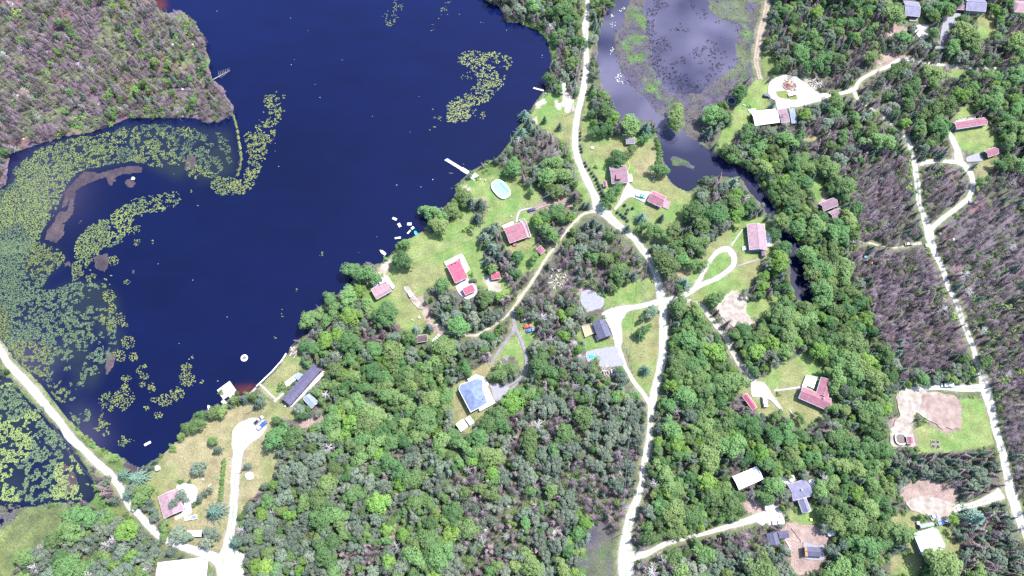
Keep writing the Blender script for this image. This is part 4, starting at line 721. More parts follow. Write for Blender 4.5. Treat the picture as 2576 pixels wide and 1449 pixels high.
deck(h, [(2402,306),(2429,299),(2432,306),(2405,313)], .9); deck(h, [(2434,299),(2450,296),(2452,301),(2436,304)], .9)
h = H('shed', 'pink-roofed open shed beside the concrete pad', [(2476,379),(2501,371),(2514,385),(2485,397)], 2.8, 1.5, 'roof_rose', 'wall_dark', cat='shed', wins=False, short='open pink shed')
h = H('house', 'mauve-roofed cottage with two stepped gables hidden in the east wood', [(2059,512),(2097,497),(2108,517),(2072,531)], 3.4, 1.8, 'roof_mauve', 'wall_dark', short='stepped mauve cottage')
gable(h, 7.2, 5.4, 2.6, 1.3, 'roof_mauve', 'wall_dark', off=(1.6, -6.9))
deck(h, [(2085,548),(2110,540),(2112,546),(2089,555)], .6, 'white_paint', rail=False)
h = H('house', 'violet-roofed house with a steep dormer between the road and the pond', [(1533,420),(1575,415),(1578,457),(1539,464)], 3.2, 2.6, 'roof_mauve', 'wall_grey', short='violet-roofed house', frac=.38)
deck(h, [(1539,416),(1553,414),(1556,428),(1541,431)], .8); deck(h, [(1578,441),(1588,440),(1591,457),(1579,459)], .8); deck(h, [(1576,460),(1583,459),(1584,469),(1577,470)], .4, rail=False)
MB().box((-1.0, -2.6, 5.0), (2.6, 3.4, 1.2)).build('dormer', 'roof_rose', h)
h = H('garage', 'brown-roofed garage beside the teal pickup', [(1644,481),(1676,494),(1664,521),(1626,505)], 2.8, 1.8, 'roof_rose', 'wall_grey', cat='garage', short='garage by the teal pickup')
deck(h, [(1669,508),(1675,502),(1688,508),(1680,527),(1667,521)], .5, 'roof_pinkish', rail=False, name='patio_slab')
H('shed', 'small grey garden shed among the lawn trees above the violet-roofed house', [(1574,347),(1595,346),(1597,361),(1575,362)], 2.3, 1.0, 'roof_grey', 'wall_brown', cat='shed', wins=False)
H('shed', 'tiny rose-coloured shed beside the violet-roofed house', [(1517,457),(1526,456),(1527,468),(1518,470)], 2.0, .7, 'roof_rose', 'wall_red', cat='shed', wins=False, ridge='v')
h = H('house', 'long pink-roofed house inside the river bend', [(1879,564),(1923,565),(1930,629),(1886,628)], 3.3, 1.6, 'roof_pinkish', 'wall_blue', ridge='v', short='long pink-roofed house')
gable(h, 2.4, 4.2, 2.6, .8, 'roof_mauve', 'wall_blue', ridge='v', off=(3.1, -9.4), wins=False, trim=None)
deck(h, [(1926,588),(1938,588),(1941,619),(1930,620)], 1.0, 'white_paint'); deck(h, [(1867,621),(1877,618),(1879,628),(1868,630)], .6, rail=False)
h = H('house', 'dark slate-roofed house beside the white gravel court', [(1490,813),(1522,802),(1537,844),(1507,855)], 3.4, 1.9, 'roof_slate', 'wall_red', ridge='v', trim='roof_slate', short='dark slate-roofed house')
deck(h, [(1463,821),(1486,814),(1496,838),(1472,849)], 1.0, 'new_wood', railmat='deck_wood'); deck(h, [(1497,846),(1502,844),(1508,855),(1503,858)], 1.0)
h = H('house', 'bright red-roofed house with a white wraparound deck on the lake lawn', [(1124,667),(1155,653),(1175,697),(1145,713)], 3.2, 1.6, 'roof_red', 'wall_white', ridge='u', frac=.62, vents=[(1137,664),(1146,661)], short='bright red-roofed house')
deck(h, [(1118,660),(1160,640),(1166,645),(1182,679),(1172,686),(1156,650),(1122,668)], .8, 'white_paint', open_sides=(3, 4, 5))
H('shed', 'red-roofed shed on the patio below the bright red-roofed house', [(1163,726),(1188,715),(1195,730),(1171,744)], 2.6, .9, 'roof_red', 'wall_dark', cat='shed', wins=False, ridge='u', frac=.15)
H('shed', 'small red shed beside the dirt yard and dark spruces', [(1236,687),(1256,684),(1259,699),(1237,704)], 2.3, .9, 'roof_red', 'wall_dark', cat='shed', wins=False)
h = H('house', 'rose-roofed square house with white railed decks near the road fork', [(1267,573),(1312,559),(1329,595),(1282,612)], 3.3, 1.5, 'roof_rose', 'wall_dark', frac=.45, short='rose-roofed square house')
deck(h, [(1264,569),(1291,558),(1293,564),(1266,575)], 1.0, 'white_paint'); deck(h, [(1306,556),(1318,551),(1324,560),(1336,597),(1330,599),(1314,560)], 1.0, 'roof_pinkish')
deck(h, [(1290,611),(1299,609),(1300,617),(1291,619)], 1.0, 'roof_rose', rail=False, name='porch')
H('pavilion', 'square rose-roofed pavilion beside the narrow gravel lane', [(1348,627),(1361,618),(1374,629),(1360,641)], 2.4, .9, 'roof_rose', 'wall_brown', cat='pavilion', hip=1.0, wins=False)
h = H('house', 'speckled grey-pink-roofed house by the shore with a white deck', [(931,726),(971,709),(986,731),(948,753)], 3.1, .9, 'roof_pinkish', 'wall_grey', frac=.85, short='speckled grey-pink house by the shore')
deck(h, [(938,718),(962,706),(960,699),(968,694),(977,697),(993,722),(988,727),(972,707),(940,722)], .8, 'white_paint', rail=True, open_sides=(6, 7))
h = H('trailer_home', 'very long dark-roofed house behind the seawall lawn', [(708,1001),(789,921),(810,932),(727,1018)], 3.2, .7, 'roof_violet', 'wall_dark', ridge='u', trim='roof_violet', short='long dark house')
deck(h, [(716,962),(746,940),(752,948),(722,974)], .7, 'white_paint', rail=False); deck(h, [(738,948),(750,936),(763,942),(750,957)], 1.4, 'roof_steel', rail=False, name='awning')
h = H('shed', 'grey metal shed half under trees behind the long dark house', [(762,1004),(780,989),(799,1012),(786,1028)], 2.6, .8, 'roof_steel', 'wall_dark', cat='shed', wins=False, ridge='v')
h = H('shed', 'brown-roofed shed beside the white pickup', [(1049,845),(1074,841),(1076,857),(1051,862)], 2.5, 1.1, 'roof_brown', 'wall_brown', cat='shed', wins=False, short='brown shed by the white pickup')
# blue hip-roofed house on an irregular plan
e = 4.2; ring = [(1154,979),(1159,967),(1179,960),(1196,953),(1206,952),(1215,956),(1214,977),(1227,1014),(1184,1037),(1160,991)]
ctr, rz, L, W = frame_of([(1160,967),(1212,950),(1227,1014),(1184,1037)], e); t = thing('house', 'light blue hip-roofed house with a white wraparound verandah', 'house', ctr, 0.0)
q = [to_local(t, u, v, e) for u, v in ring]; r1 = to_local(t, 1184, 980, 6.3); r2 = to_local(t, 1196, 1002, 6.3); mb = MB(); n = len(q)
mb.add([(x, y, e) for x, y in q] + [(*r1, 6.2), (*r2, 6.2)] + [(x, y, e - .18) for x, y in q], [(0, 1, n)[::-1], (1, 2, n)[::-1], (2, 3, n)[::-1], (3, 4, n)[::-1], (4, 5, n)[::-1], (5, 6, n)[::-1], (6, 7, n + 1, n)[::-1], (7, 8, n + 1)[::-1], (8, 9, n, n + 1)[::-1], (9, 0, n)[::-1]] + [(i, (i + 1) % n, n + 2 + (i + 1) % n, n + 2 + i)[::-1] for i in range(n)])
rf = mb.build('roof', 'roof_blue', t); mb = MB(); cx = sum(a for a, b in q) / n; cy = sum(b for a, b in q) / n; qi = [(cx + (a - cx) * .93, cy + (b - cy) * .93) for a, b in q]; mb.prism(qi, 0, e - .02); mb.build('wall', 'wall_grey', t)
for u, v in ((1197,991),(1215,1004),(1185,998)): x, y = to_local(t, u, v, 5); MB().cyl((x, y, e), .25, 1.7, 8).build('vent', 'paint_grey', rf)
for i in range(n):
    a, b = q[i], q[(i + 1) % n]; MB().bar((*a, e - .02), (*b, e - .02), .26, 4).build('gutter', 'white_paint', rf)
    a, b = Vector(qi[i]), Vector(qi[(i + 1) % n]); mid = (a + b) / 2; nr = Vector(((b - a).y, -(b - a).x)).normalized(); ang = math.atan2((b - a).y, (b - a).x); nr = nr if nr.dot(mid - Vector((cx, cy))) > 0 else -nr
    if (b - a).length > 2.5:
        f = MB().box((*(mid + nr * .03), 2.4), (1.4, .12, 1.2), ang).build('window', 'white_paint', t); MB().box((*(mid + nr * .08), 2.4), (1.15, .1, .95), ang).build('pane', 'glass', f)
deck(t, [(1176,955),(1197,943),(1218,950),(1229,966),(1226,975),(1246,1014),(1207,1035),(1203,1026),(1226,1013),(1214,977),(1215,957),(1204,952),(1181,961)], 1.6, 'white_paint', open_sides=(7, 8, 9, 10, 11))
claim(ring); LANDMARKS.append((1190, 992, 'blue hip-roofed house'))
H('shed', 'white-roofed shed below the blue hip-roofed house', [(1147,1067),(1164,1055),(1179,1072),(1159,1085)], 2.5, .6, 'roof_white', 'wall_white', cat='shed', wins=False)
h = H('greenhouse', 'small glazed greenhouse with blue panels beside the white-roofed shed', [(1172,1053),(1181,1047),(1193,1062),(1182,1072)], 2.2, .6, 'roof_white', 'wall_blue', cat='greenhouse', wins=False, ridge='v')
for k in range(3): MB().box((.7, -1.6 + 1.5 * k, 2.75), (1.1, 1.0, .1)).build('pane', 'tarp_blue', h)
h = H('house', 'pale pink-roofed house with a white patio in the causeway yard', [(399,1250),(446,1228),(463,1282),(411,1306)], 2.9, 1.1, 'roof_pinkish', 'wall_dark', ridge='v', short='pale pink-roofed yard house')
deck(h, [(439,1302),(457,1292),(460,1299),(443,1309)], .5, 'white_paint', rail=False)
H('carport', 'flat white carport roof among grey pines in the causeway yard', [(470,1332),(508,1336),(506,1352),(472,1348)], 2.6, .4, 'roof_white', 'wall_dark', cat='carport', wins=False, trim=None)
h = H('building', 'large white-roofed building cut by the bottom edge', [(400,1412),(502,1407),(510,1462),(392,1468)], 3.4, 1.2, 'roof_white', 'wall_white', cat='building', wins=False, short='large white building at the bottom edge')
deck(h, [(503,1408),(523,1410),(519,1449),(508,1452)], .8, 'white_paint', rail=False)
h = H('house', 'red-roofed L-shaped house with a white corner deck', [(2018,979),(2094,997),(2081,1032),(2007,1000)], 3.2, 1.7, 'roof_rose', 'wall_blue', ridge='u', chimney=(2071,1002), short='red L-shaped house')
gable(h, 6.2, 9.6, 3.2, 1.6, 'roof_rose', 'wall_blue', ridge='v', off=(3.0, 7.6), door=False)
deck(h, [(2028,944),(2056,950),(2047,977),(2031,970),(2015,981),(2019,967)], .8, 'white_paint', open_sides=(1, 2))
H('shed', 'long pink-roofed shed at the wood edge beside the white camper', [(1868,996),(1880,989),(1903,1024),(1893,1033)], 2.6, .8, 'roof_red', 'wall_brown', cat='shed', wins=False, ridge='v')
H('building', 'white-roofed workshop deep in the lower wood', [(1843,1201),(1904,1170),(1920,1206),(1859,1232)], 3.2, .8, 'roof_white', 'wall_dark', cat='building', trim=None, wins=False, short='white-roofed workshop in the wood')
h = H('house', 'lavender-roofed house with a small front gable and round table deck', [(1980,1217),(2026,1207),(2044,1248),(1995,1258)], 3.4, 2.3, 'roof_lavender', 'wall_grey', ridge='u', chimney=(2016,1232), short='lavender-roofed house')
gable(h, 4.4, 6.4, 3.0, 1.5, 'roof_lavender', 'wall_grey', ridge='v', off=(-.2, -7.6), wins=False)
deck(h, [(1961,1201),(1995,1196),(2001,1209),(1979,1216),(1970,1216)], .7, 'white_paint', open_sides=(2,)); deck(h, [(2034,1208),(2046,1205),(2054,1238),(2043,1243)], .7, 'white_paint', open_sides=(3,))
h = H('shed', 'dark slate-roofed cabin with a lower wing beside the earth plot', [(1928,1342),(1954,1337),(1962,1367),(1934,1374)], 2.9, 1.4, 'roof_slate', 'wall_dark', cat='cabin', ridge='v', trim=None, short='dark slate cabin')
H('shed', 'violet-roofed lean-to beside the dark slate cabin', [(1957,1338),(1981,1334),(1986,1352),(1960,1357)], 2.5, .5, 'roof_violet', 'wall_grey', cat='shed', wins=False, trim=None)
h = H('shed', 'dark shed with an orange ridge on a concrete pad', [(2024,1377),(2070,1375),(2071,1400),(2025,1400)], 2.6, 1.2, 'roof_slate', 'wall_dark', cat='shed', wins=False, trim=None, short='shed with the orange ridge')
MB().box((-4.2, 0, 3.6), (1.2, 4.6, .16)).build('ridge_board', 'orange_wood', h)
h = H('house', 'square white-roofed house with a railed side deck near the bottom right', [(2298,1342),(2347,1327),(2372,1384),(2322,1398)], 3.4, .7, 'roof_white', 'wall_grey', ridge='v', short='square white-roofed house')
deck(h, [(2350,1330),(2358,1332),(2378,1374),(2372,1382)], 1.0, 'white_paint', railmat='roof_green', open_sides=(3,))
ctr, rz, L, W = frame_of([(2310,1318),(2345,1312),(2349,1325),(2316,1333)], 1.5); t = thing('quonset_hut', 'pale green arched hut above the square white-roofed house', 'shed', ctr, rz); LANDMARKS.append((2330, 1322, 'green arched hut'))
secs = [[(x, W/2 * math.cos(a), 2.6 * math.sin(a)) for a in np.linspace(0, math.pi, 11)] for x in (-L/2, L/2)]; MB().loft(secs).build('arched_roof', 'roof_green', t)
MB().box((-L/2 - .04, 0, .95), (.08, W * .5, 1.9)).build('door', 'wall_brown', t); claim([(2310,1318),(2345,1312),(2349,1325),(2316,1333)])
H('shed', 'small pink-roofed pump shed beside the round pool', [(2281,1099),(2297,1098),(2298,1116),(2282,1117)], 2.2, .6, 'roof_rose', 'wall_brown', cat='shed', wins=False, ridge='v')
H('shed', 'tiny white shed on the dry lawn near the swimming cove', [(390,1173),(399,1171),(402,1181),(393,1184)], 2.0, .5, 'roof_white', 'wall_white', cat='shed', wins=False)
H('shed', 'small white hut at the wood edge above the white gravel court', [(1924,1273),(1932,1272),(1933,1281),(1925,1282)], 2.1, .5, 'roof_white', 'wall_white', cat='shed', wins=False)

# ------------------------------------------------------------------ pools, docks, seawall
def oval(cx, cy, a, b, n=36): return [(cx + a * math.copysign(abs(math.cos(t)) ** .75, math.cos(t)), cy + b * math.copysign(abs(math.sin(t)) ** .75, math.sin(t))) for t in (2 * math.pi * i / n for i in range(n))]
def ring_mesh(o, i, z0, z1, mb=None):
    mb = mb or MB(); n = len(o); mb.add([(*p, z0) for p in o] + [(*p, z1) for p in o] + [(*p, z1) for p in i] + [(*p, z0) for p in i], [(k, (k+1) % n, n + (k+1) % n, n + k) for k in range(n)] + [(n + k, n + (k+1) % n, 2*n + (k+1) % n, 2*n + k) for k in range(n)] + [(2*n + k, 2*n + (k+1) % n, 3*n + (k+1) % n, 3*n + k) for k in range(n)]); return mb
def pool(label, u, v, a, b, rz, water, wall, short=None, strip=True):
    t = thing('swimming_pool', label, 'pool', P(u, v), rz); o = oval(0, 0, a, b); i = oval(0, 0, a - .35, b - .35)
    ring_mesh(o, i, 0.0, 1.25).build('pool_wall', wall, t); ring_mesh(oval(0, 0, a + .12, b + .12), oval(0, 0, a - .5, b - .5), 1.26, 1.36).build('rim', 'white_paint' if strip else 'paint_grey', t)
    MB().prism(i, .05, 1.05).build('pool_water', water, t)
    if strip:
        MB().box((a * .02, b * .52, 1.075), (a * 1.15, .55, .03)).build('lane_strip', 'pool_teal', t)
        ld = MB(); ld.box((a + .5, .6, .8), (.1, .1, 1.6)); ld.box((a + .5, -.1, .8), (.1, .1, 1.6)); [ld.box((a + .5, .25, .3 + .35 * k), (.1, .7, .06)) for k in range(4)]; ld.build('ladder', 'chrome', t)
        MB().cyl((-a - 1.0, 1.0, 0), .35, .9, 10).build('filter_pump', 'paint_grey', t)
    claim(circ(u, v, a * 4.6)); 
    if short: LANDMARKS.append((u, v, short))
pool('oval white above-ground pool with a teal strip on the point lawn', 1260, 478, 6.6, 4.2, R(-52), 'pool_water', 'white_paint', 'oval pool')
pool('round dark above-ground pool beside the pink pump shed', 2263, 1105, 2.9, 2.9, 0, 'dark_water', 'paint_grey', 'round dark pool', False)
def plank_dock(label, a, b, wd, short=None, end=None, z=-.15):
    pa, pb = P(*a), P(*b); d = pb - pa; L = d.length; t = thing('dock', label, 'dock', (pa.x, pa.y, z), math.atan2(d.y, d.x))
    pl = MB().box((.12, 0, 0), (.24, wd, .06)).mesh('plank', 'deck_wood'); n = int(L / .5)
    for k in range(n): obj('plank', pl, t, (k * L / n + .1, 0, .12), None, (1.9, 1 + .03 * random.uniform(-1, 1), 1))
    for sy in (-1, 1): MB().box((L / 2, sy * (wd / 2 - .15), 0), (L, .15, .2)).build('beam', 'grey_wood', t)
    for k in range(max(2, int(L / 3))):
        for sy in (-1, 1): MB().cyl((.3 + k * 3, sy * (wd / 2 + .1), -1.6), .1, 2.1, 6).build('piling', 'grey_wood', t)
    if short: LANDMARKS.append((a[0], a[1], short))
    return t
t = plank_dock('long white plank dock reaching from the point into the lake', (1196,446), (1124,402), 1.9, 'long plank dock')
MB().box((1.5, 0, .26), (5.0, 4.2, .14)).build('landing', 'deck_wood', t); MB().box((7.5, 0, .24), (5.5, 2.6, .1)).build('landing', 'deck_wood', t)
plank_dock('short white dock beside the camper at the north cove', (1368,228), (1342,221), 1.1)
def raft(name, label, cat, u, v, a, b, rz, mat='white_paint', hollow=False, z=-.42):
    a *= .86; b *= .86; t = thing(name, label, cat, (*P(u, v, -.5)[:2], z), rz)
    if hollow:
        for c, s in (((0, b/2 - .3), (a, .6)), ((0, -b/2 + .3), (a, .6))): MB().box((*c, .1), (*s, .3)).build('float', mat, t)
        for x in (-1, 1): MB().box((x * (a/2 - .3), 0, .1), (.58, b - 1.22, .28)).build('float', mat, t)
    else:
        pl = MB().box((0, 0, 0), (.42, b, .1)).mesh('plank', mat); n = max(3, int(a / .45))
        for k in range(n): obj('plank', pl, t, (-a/2 + (k + .5) * a / n, 0, .28))
        for sy in (-1, 1): MB().bar((-a/2, sy * b * .35, .1), (a/2, sy * b * .35, .1), .34, 6).build('float', 'paint_grey', t)
    return t
raft('swim_raft', 'white swim raft farthest out from the dock cluster', 'raft', 993, 551, 3.1, 1.6, R(-25)); raft('swim_raft', 'white swim raft turned lengthwise beside the hollow frame', 'raft', 1005, 567, 3.0, 1.8, R(-62))
raft('float_frame', 'hollow white dock frame afloat among the rafts', 'dock frame', 1030, 564, 2.9, 1.8, R(0), hollow=True); raft('float_frame', 'hollow white dock frame at the end of the ramp', 'dock frame', 1038, 574, 2.0, 1.6, R(40), hollow=True)
raft('dock_ramp', 'narrow pink-white ramp beside the teal pedal boat', 'ramp', 1029, 584, 3.2, .9, R(52)); raft('swim_raft', 'white float moored at the shrubby shore', 'raft', 1001, 599, 4.0, 1.2, R(8))
raft('swim_raft', 'white raft drifting in the swimming cove', 'raft', 372, 1116, 4.0, 1.4, R(30)); raft('swim_raft', 'white float beside the concrete pier', 'raft', 564, 1012, 3.2, 2.0, R(-38)); raft('swim_raft', 'small white float tucked under the bank shrubs by the pier', 'raft', 547, 1024, 1.6, .9, R(30))
def boat(name, label, u, v, L, W, rz, hull, inner, z=-.5, cat='boat', ground=False):
    t = thing(name, label, cat, (*P(u, v, z)[:2], 0.02 if ground else z - .15), rz); secs = []
    for k in range(9):
        f = k / 8; x = -L/2 + L * f; wd = W/2 * (1 if f < .5 else max(.04, math.cos((f - .5) * math.pi) ** .7)) * (.86 + .14 * min(1, f * 4)); sh = .12 * f * f
        secs.append([(x, wd * .55, 0), (x, wd, .52 + sh), (x, wd - .1 * min(1, wd), .54 + sh), (x, wd * .45, .16), (x, -wd * .45, .16), (x, -wd + .1 * min(1, wd), .54 + sh), (x, -wd, .52 + sh), (x, -wd * .55, 0)])
    MB().loft(secs).build('hull', hull, t)
    for x in (-.25, .1): MB().box((x * L, 0, .40), (.34, W * .86, .07)).build('seat', inner, t)
    MB().box((-L/2 - .12, 0, .45), (.25, .3, .6)).build('motor', 'paint_grey', t)
    return t
boat('motor_boat', 'pale pink motor boat near the lakeside lawn', 963, 635, 4.4, 1.7, R(140), 'white_paint', 'roof_pinkish'); boat('rowing_boat', 'small blue boat tied to the end of the long dock', 1124, 402, 2.8, 1.3, R(35), 'tarp_blue', 'white_paint')
boat('pedal_boat', 'teal pedal boat pulled up beside the ramp', 1046, 586, 3.0, 1.6, R(120), 'tarp_teal', 'tarp_teal'); boat('motor_boat', 'white boat with a dark hatch moored by the bank shrubs', 529, 1028, 4.6, 1.9, R(128), 'white_paint', 'paint_grey')
boat('canoe', 'pale blue canoe lying under the pond-side tree', 1644, 445, 3.8, 1.0, R(12), 'roof_steel', 'white_paint', 0, 'canoe', True); boat('rowing_boat', 'upturned grey boat on the grass by the rubble clearing', 1951, 728, 3.4, 1.2, R(4), 'roof_steel', 'white_paint', 0, 'boat', True)
t = thing('swim_float', 'round white swim float with a dark centre out on the lake', 'swim float', (*P(615, 901, -.5)[:2], -.5)); ro = []
mb = MB(); secs = [[(math.cos(a) * (1.45 + .48 * math.cos(b)), math.sin(a) * (1.45 + .48 * math.cos(b)), .3 + .42 * math.sin(b)) for b in np.linspace(0, 2 * math.pi, 9)[:-1]] for a in np.linspace(0, 2 * math.pi, 25)]; mb.loft(secs); mb.build('tube', 'white_paint', t); MB().cyl((0, 0, .05), 1.0, .18, 16).build('floor', 'paint_grey', t)
pr = [(546,981),(577,960),(596,982),(562,1005)]; ctr, rz, L, W = frame_of(pr, .1); t = thing('pier', 'pale square concrete pier with a sloping ramp', 'pier', ctr, rz); LANDMARKS.append((571, 982, 'concrete pier'))
MB().box((0, 0, -.9), (L, W, 2.0)).build('pier_block', 'concrete', t)
for s in (((0, W/2 - .2), (L, .4)), ((0, -W/2 + .2), (L, .4)), ((-L/2 + .2, 0), (.4, W - .82)), ((L/2 - .2, 0), (.4, W - .82))): MB().box((*s[0], .22), (*s[1], .22)).build('kerb', 'deck_wood', t)
MB().box((L * .12, -W * .95, -.05), (3.6, W * .9, .5)).build('ramp', 'concrete', t)
sh = obj('shrub', SHRUBD[0], None, (*P(556, 988)[:2], .11), 0, 1.1); tag(sh, 'single green bush growing on the concrete pier', 'bush')
sw = [(645,972),(664,954),(684,935),(698,919),(707,909),(714,899),(720,889)]; t = thing('seawall', 'thin pale concrete seawall along the lakeside lawn', 'wall', P(684, 935))
for k in range(len(sw) - 1):
    a, b = P(*sw[k]) - t.location, P(*sw[k+1]) - t.location; d = b - a; MB().box(((a.x + b.x)/2, (a.y + b.y)/2, -.45), (d.length - .02, .55, 1.4), math.atan2(d.y, d.x)).build('segment', 'white_paint', t)
t = thing('seawall', 'pale stone wall from the pier to the seawall lawn', 'wall', P(620, 992)); sw = [(604,1000),(615,1003),(628,992),(645,975)]
for k in range(len(sw) - 1):
    a, b = P(*sw[k]) - t.location, P(*sw[k+1]) - t.location; d = b - a; MB().box(((a.x + b.x)/2, (a.y + b.y)/2, -.4), (d.length - .02, 1.2, 1.2), math.atan2(d.y, d.x)).build('segment', 'pale_sand', t)

# ------------------------------------------------------------------ vehicles
def sec(x, hw, z0, z1, cut=.12): return [(x, hw - cut, z0), (x, hw, z0 + cut), (x, hw, z1 - cut), (x, hw - cut, z1), (x, -hw + cut, z1), (x, -hw, z1 - cut), (x, -hw, z0 + cut), (x, -hw + cut, z0)][::-1]
TYRE = MB().bar((0, -.12, 0), (0, .12, 0), .68, 12).mesh('tyre', 'rubber'); RIM = MB().bar((0, -.13, 0), (0, .13, 0), .40, 10).mesh('rim', 'chrome')
def car(name, label, cat, u, v, ang, colour, style='car', L=4.7, W=1.85, bed=None, z=.10, group=None):
    """ang: heading in degrees counter-clockwise from the sheet's right-hand direction"""
    t = thing(name, label, cat, (*P(u, v, .8)[:2], z), R(ang), group); h = L / 2; w_ = W / 2; pm = 'paint_' + colour
    tall = {'car': 1.45, 'suv': 1.72, 'pickup': 1.78, 'van': 2.1}[style]; hood = .95 if style == 'car' else 1.08
    MB().loft([sec(-h, w_ * .86, .35, hood * .92), sec(-h + .2, w_ * .97, .28, hood), sec(-.2 * h, w_, .25, hood), sec(.4 * h, w_, .25, hood * .99), sec(h - .3, w_ * .95, .28, hood * .9), sec(h, w_ * .8, .36, hood * .72)]).build('body', pm, t)
    x0, x1 = {'car': (-.78 * h, .42 * h), 'suv': (-.95 * h, .42 * h), 'pickup': (-.18 * h, .52 * h), 'van': (-.97 * h, .72 * h)}[style]; s = .30 if style != 'van' else .12
    cb = MB().loft([sec(x0, w_ * .9, hood - .05, hood + .06, .03), sec(x0 + s, w_ * .84, hood - .04, tall - .06, .06), sec(x1 - .62 if style != 'van' else x1 - .3, w_ * .84, hood - .04, tall - .06, .06), sec(x1, w_ * .9, hood - .06, hood + .05, .03)]).build('cabin_glass', 'glass', t)
    MB().loft([sec(x0 + s - .02, w_ * .80, tall - .09, tall - .01, .03), sec((x0 + x1) / 2, w_ * .84, tall - .08, tall + .02, .03), sec((x1 - .66 if style != 'van' else x1 - .3), w_ * .80, tall - .09, tall - .01, .03)]).build('roof_panel', pm, t)
    for x in (x0 + s, (x0 + x1) / 2, x1 - .62 if style != 'van' else x1 - .35):
        pl = MB()
        for sy in (-1, 1): pl.box((x, sy * w_ * .865, (hood + tall) / 2 - .04), (.12, .06, tall - hood - .08))
        pl.build('pillar', pm, cb)
    if style == 'pickup':
        MB().box((-.60 * h, 0, hood + .015), (.72 * h, W * .80, .05)).build('cargo_bed', bed or 'rubber', t)
        for sy in (-1, 1): MB().box((-.60 * h, sy * w_ * .90, hood + .05), (.76 * h, .12, .10)).build('bed_rail', pm, t)
    for sx in (-.62, .64):
        for sy in (-1, 1):
            wl = obj('wheel', TYRE, t, (sx * h, sy * (w_ - .10), .34)); obj('rim', RIM, wl, (0, 0, 0))
    for sy in (-1, 1):
        MB().box((h - .04, sy * w_ * .58, hood * .68), (.12, .36, .16)).build('headlight', 'lamp_white', t); MB().box((-h + .02, sy * w_ * .66, hood * .78), (.1, .28, .16)).build('taillight', 'lamp_red', t)
    return t
PG = 'cars and trucks parked around the village'
car('parked_car', 'dark navy car on the brown drive near the rose-roofed house', 'car', 1338, 528, 18, 'navy', group=PG)
car('parked_car', 'black car beside the bright red-roofed house', 'car', 1190, 707, 12, 'black', 'suv', group=PG)
car('parked_car', 'white-topped car at the end of the pale lawn strip', 'car', 1031, 740, 120, 'white', 'suv', group=PG)
car('pickup_truck', 'white pickup beside the brown-roofed shed', 'pickup truck', 1098, 852, 50, 'white', 'pickup', 5.6, 2.0, 'paint_silver', group=PG)
car('pickup_truck', 'silver pickup parked next to the bright blue one', 'pickup truck', 651, 1057, 46, 'silver', 'pickup', 5.6, 2.0, group=PG)
car('pickup_truck', 'bright blue pickup with a silver cargo bed', 'pickup truck', 659, 1070, 46, 'blue', 'pickup', 6.0, 2.0, 'paint_silver', group=PG)
car('pickup_truck', 'white pickup with a blue cargo bed in the causeway yard', 'pickup truck', 480, 1303, 192, 'white', 'pickup', 6.0, 2.1, 'paint_lilac', group=PG)
car('parked_car', 'red car with a pale roof on the lawn by the grey driveway', 'car', 1328, 821, 14, 'red', group=PG)
car('parked_car', 'blue car parked below the red car', 'car', 1334, 831, 16, 'blue', group=PG)
car('pickup_truck', 'teal pickup with a grey cargo bed before the brown garage', 'pickup truck', 1612, 493, -17, 'teal', 'pickup', 6.0, 2.0, 'paint_silver', group=PG)
car('parked_car', 'black car on the edge of the white turning circle', 'car', 1929, 242, -10, 'navy', 'suv', group=PG)
car('pickup_truck', 'dark blue truck at the edge of the top parking patch', 'pickup truck', 2297, 69, -4, 'navy', 'pickup', 5.6, 2.0, 'rubber', group=PG)
car('parked_car', 'black jeep below the dark blue truck', 'car', 2292, 79, 4, 'black', 'suv', group=PG)
car('delivery_van', 'white van on the pale ring drive', 'van', 2382, 969, 178, 'white', 'van', 6.2, 2.2, group=PG)
car('camper_van', 'white camper van standing on the grass by the pink shed', 'van', 1923, 1010, 92, 'white', 'van', 6.2, 2.3, group=PG)
car('parked_car', 'red car under the tree at the top of the white gravel court', 'car', 1953, 1259, 100, 'maroon', group=PG)
car('pickup_truck', 'white pickup with a grey bed at the foot of the white court', 'pickup truck', 1957, 1314, 4, 'white', 'pickup', 6.0, 2.0, 'paint_grey', group=PG)
car('parked_car', 'lilac-blue car on the sandy apron above the green hut', 'car', 2351, 1299, 8, 'lilac', group=PG)
car('parked_car', 'blue car with a white trailer beside the green hut', 'car', 2366, 1316, 12, 'blue', group=PG)
car('parked_car', 'dark car half hidden on the side track in the charred wood', 'car', 2286, 614, 6, 'black', group=PG)
def trailer(name, label, u, v, a, b, ang, mat='white_paint', h=2.3, cat='trailer'):
    t = thing(name, label, cat, (*P(u, v, h)[:2], .06), R(ang)); c = .3
    MB().loft([sec(-a/2, b/2 - .12, .5, h - .15, .2), sec(-a/2 + .3, b/2, .45, h, .2), sec(a/2 - .35, b/2, .45, h, .2), sec(a/2, b/2 - .15, .55, h - .3, .2)]).build('body', mat, t)
    for sy in (-1, 1):
        wl = obj('wheel', TYRE, t, (-.1 * a, sy * (b/2 - .1), .34)); obj('rim', RIM, wl); 
        f = MB().box((.15 * a, sy * (b/2 + .02), h * .66), (a * .3, .06, .6)).build('window', 'glass', t)
    MB().bar((a/2, 0, .5), (a/2 + 1.3, 0, .45), .16).build('tow_bar', 'paint_grey', t); MB().box((-.15 * a, 0, h + .06), (.6, .6, .14)).build('roof_vent', 'paint_silver', t); MB().box((a * .12, 0, h + .08), (.9, .8, .2)).build('air_unit', 'white_metal', t)
    return t
trailer('camper_trailer', 'white camper trailer beside the north cove dock', 1416, 219, 8.0, 2.6, 78); LANDMARKS.append((1416, 219, 'north cove camper'))
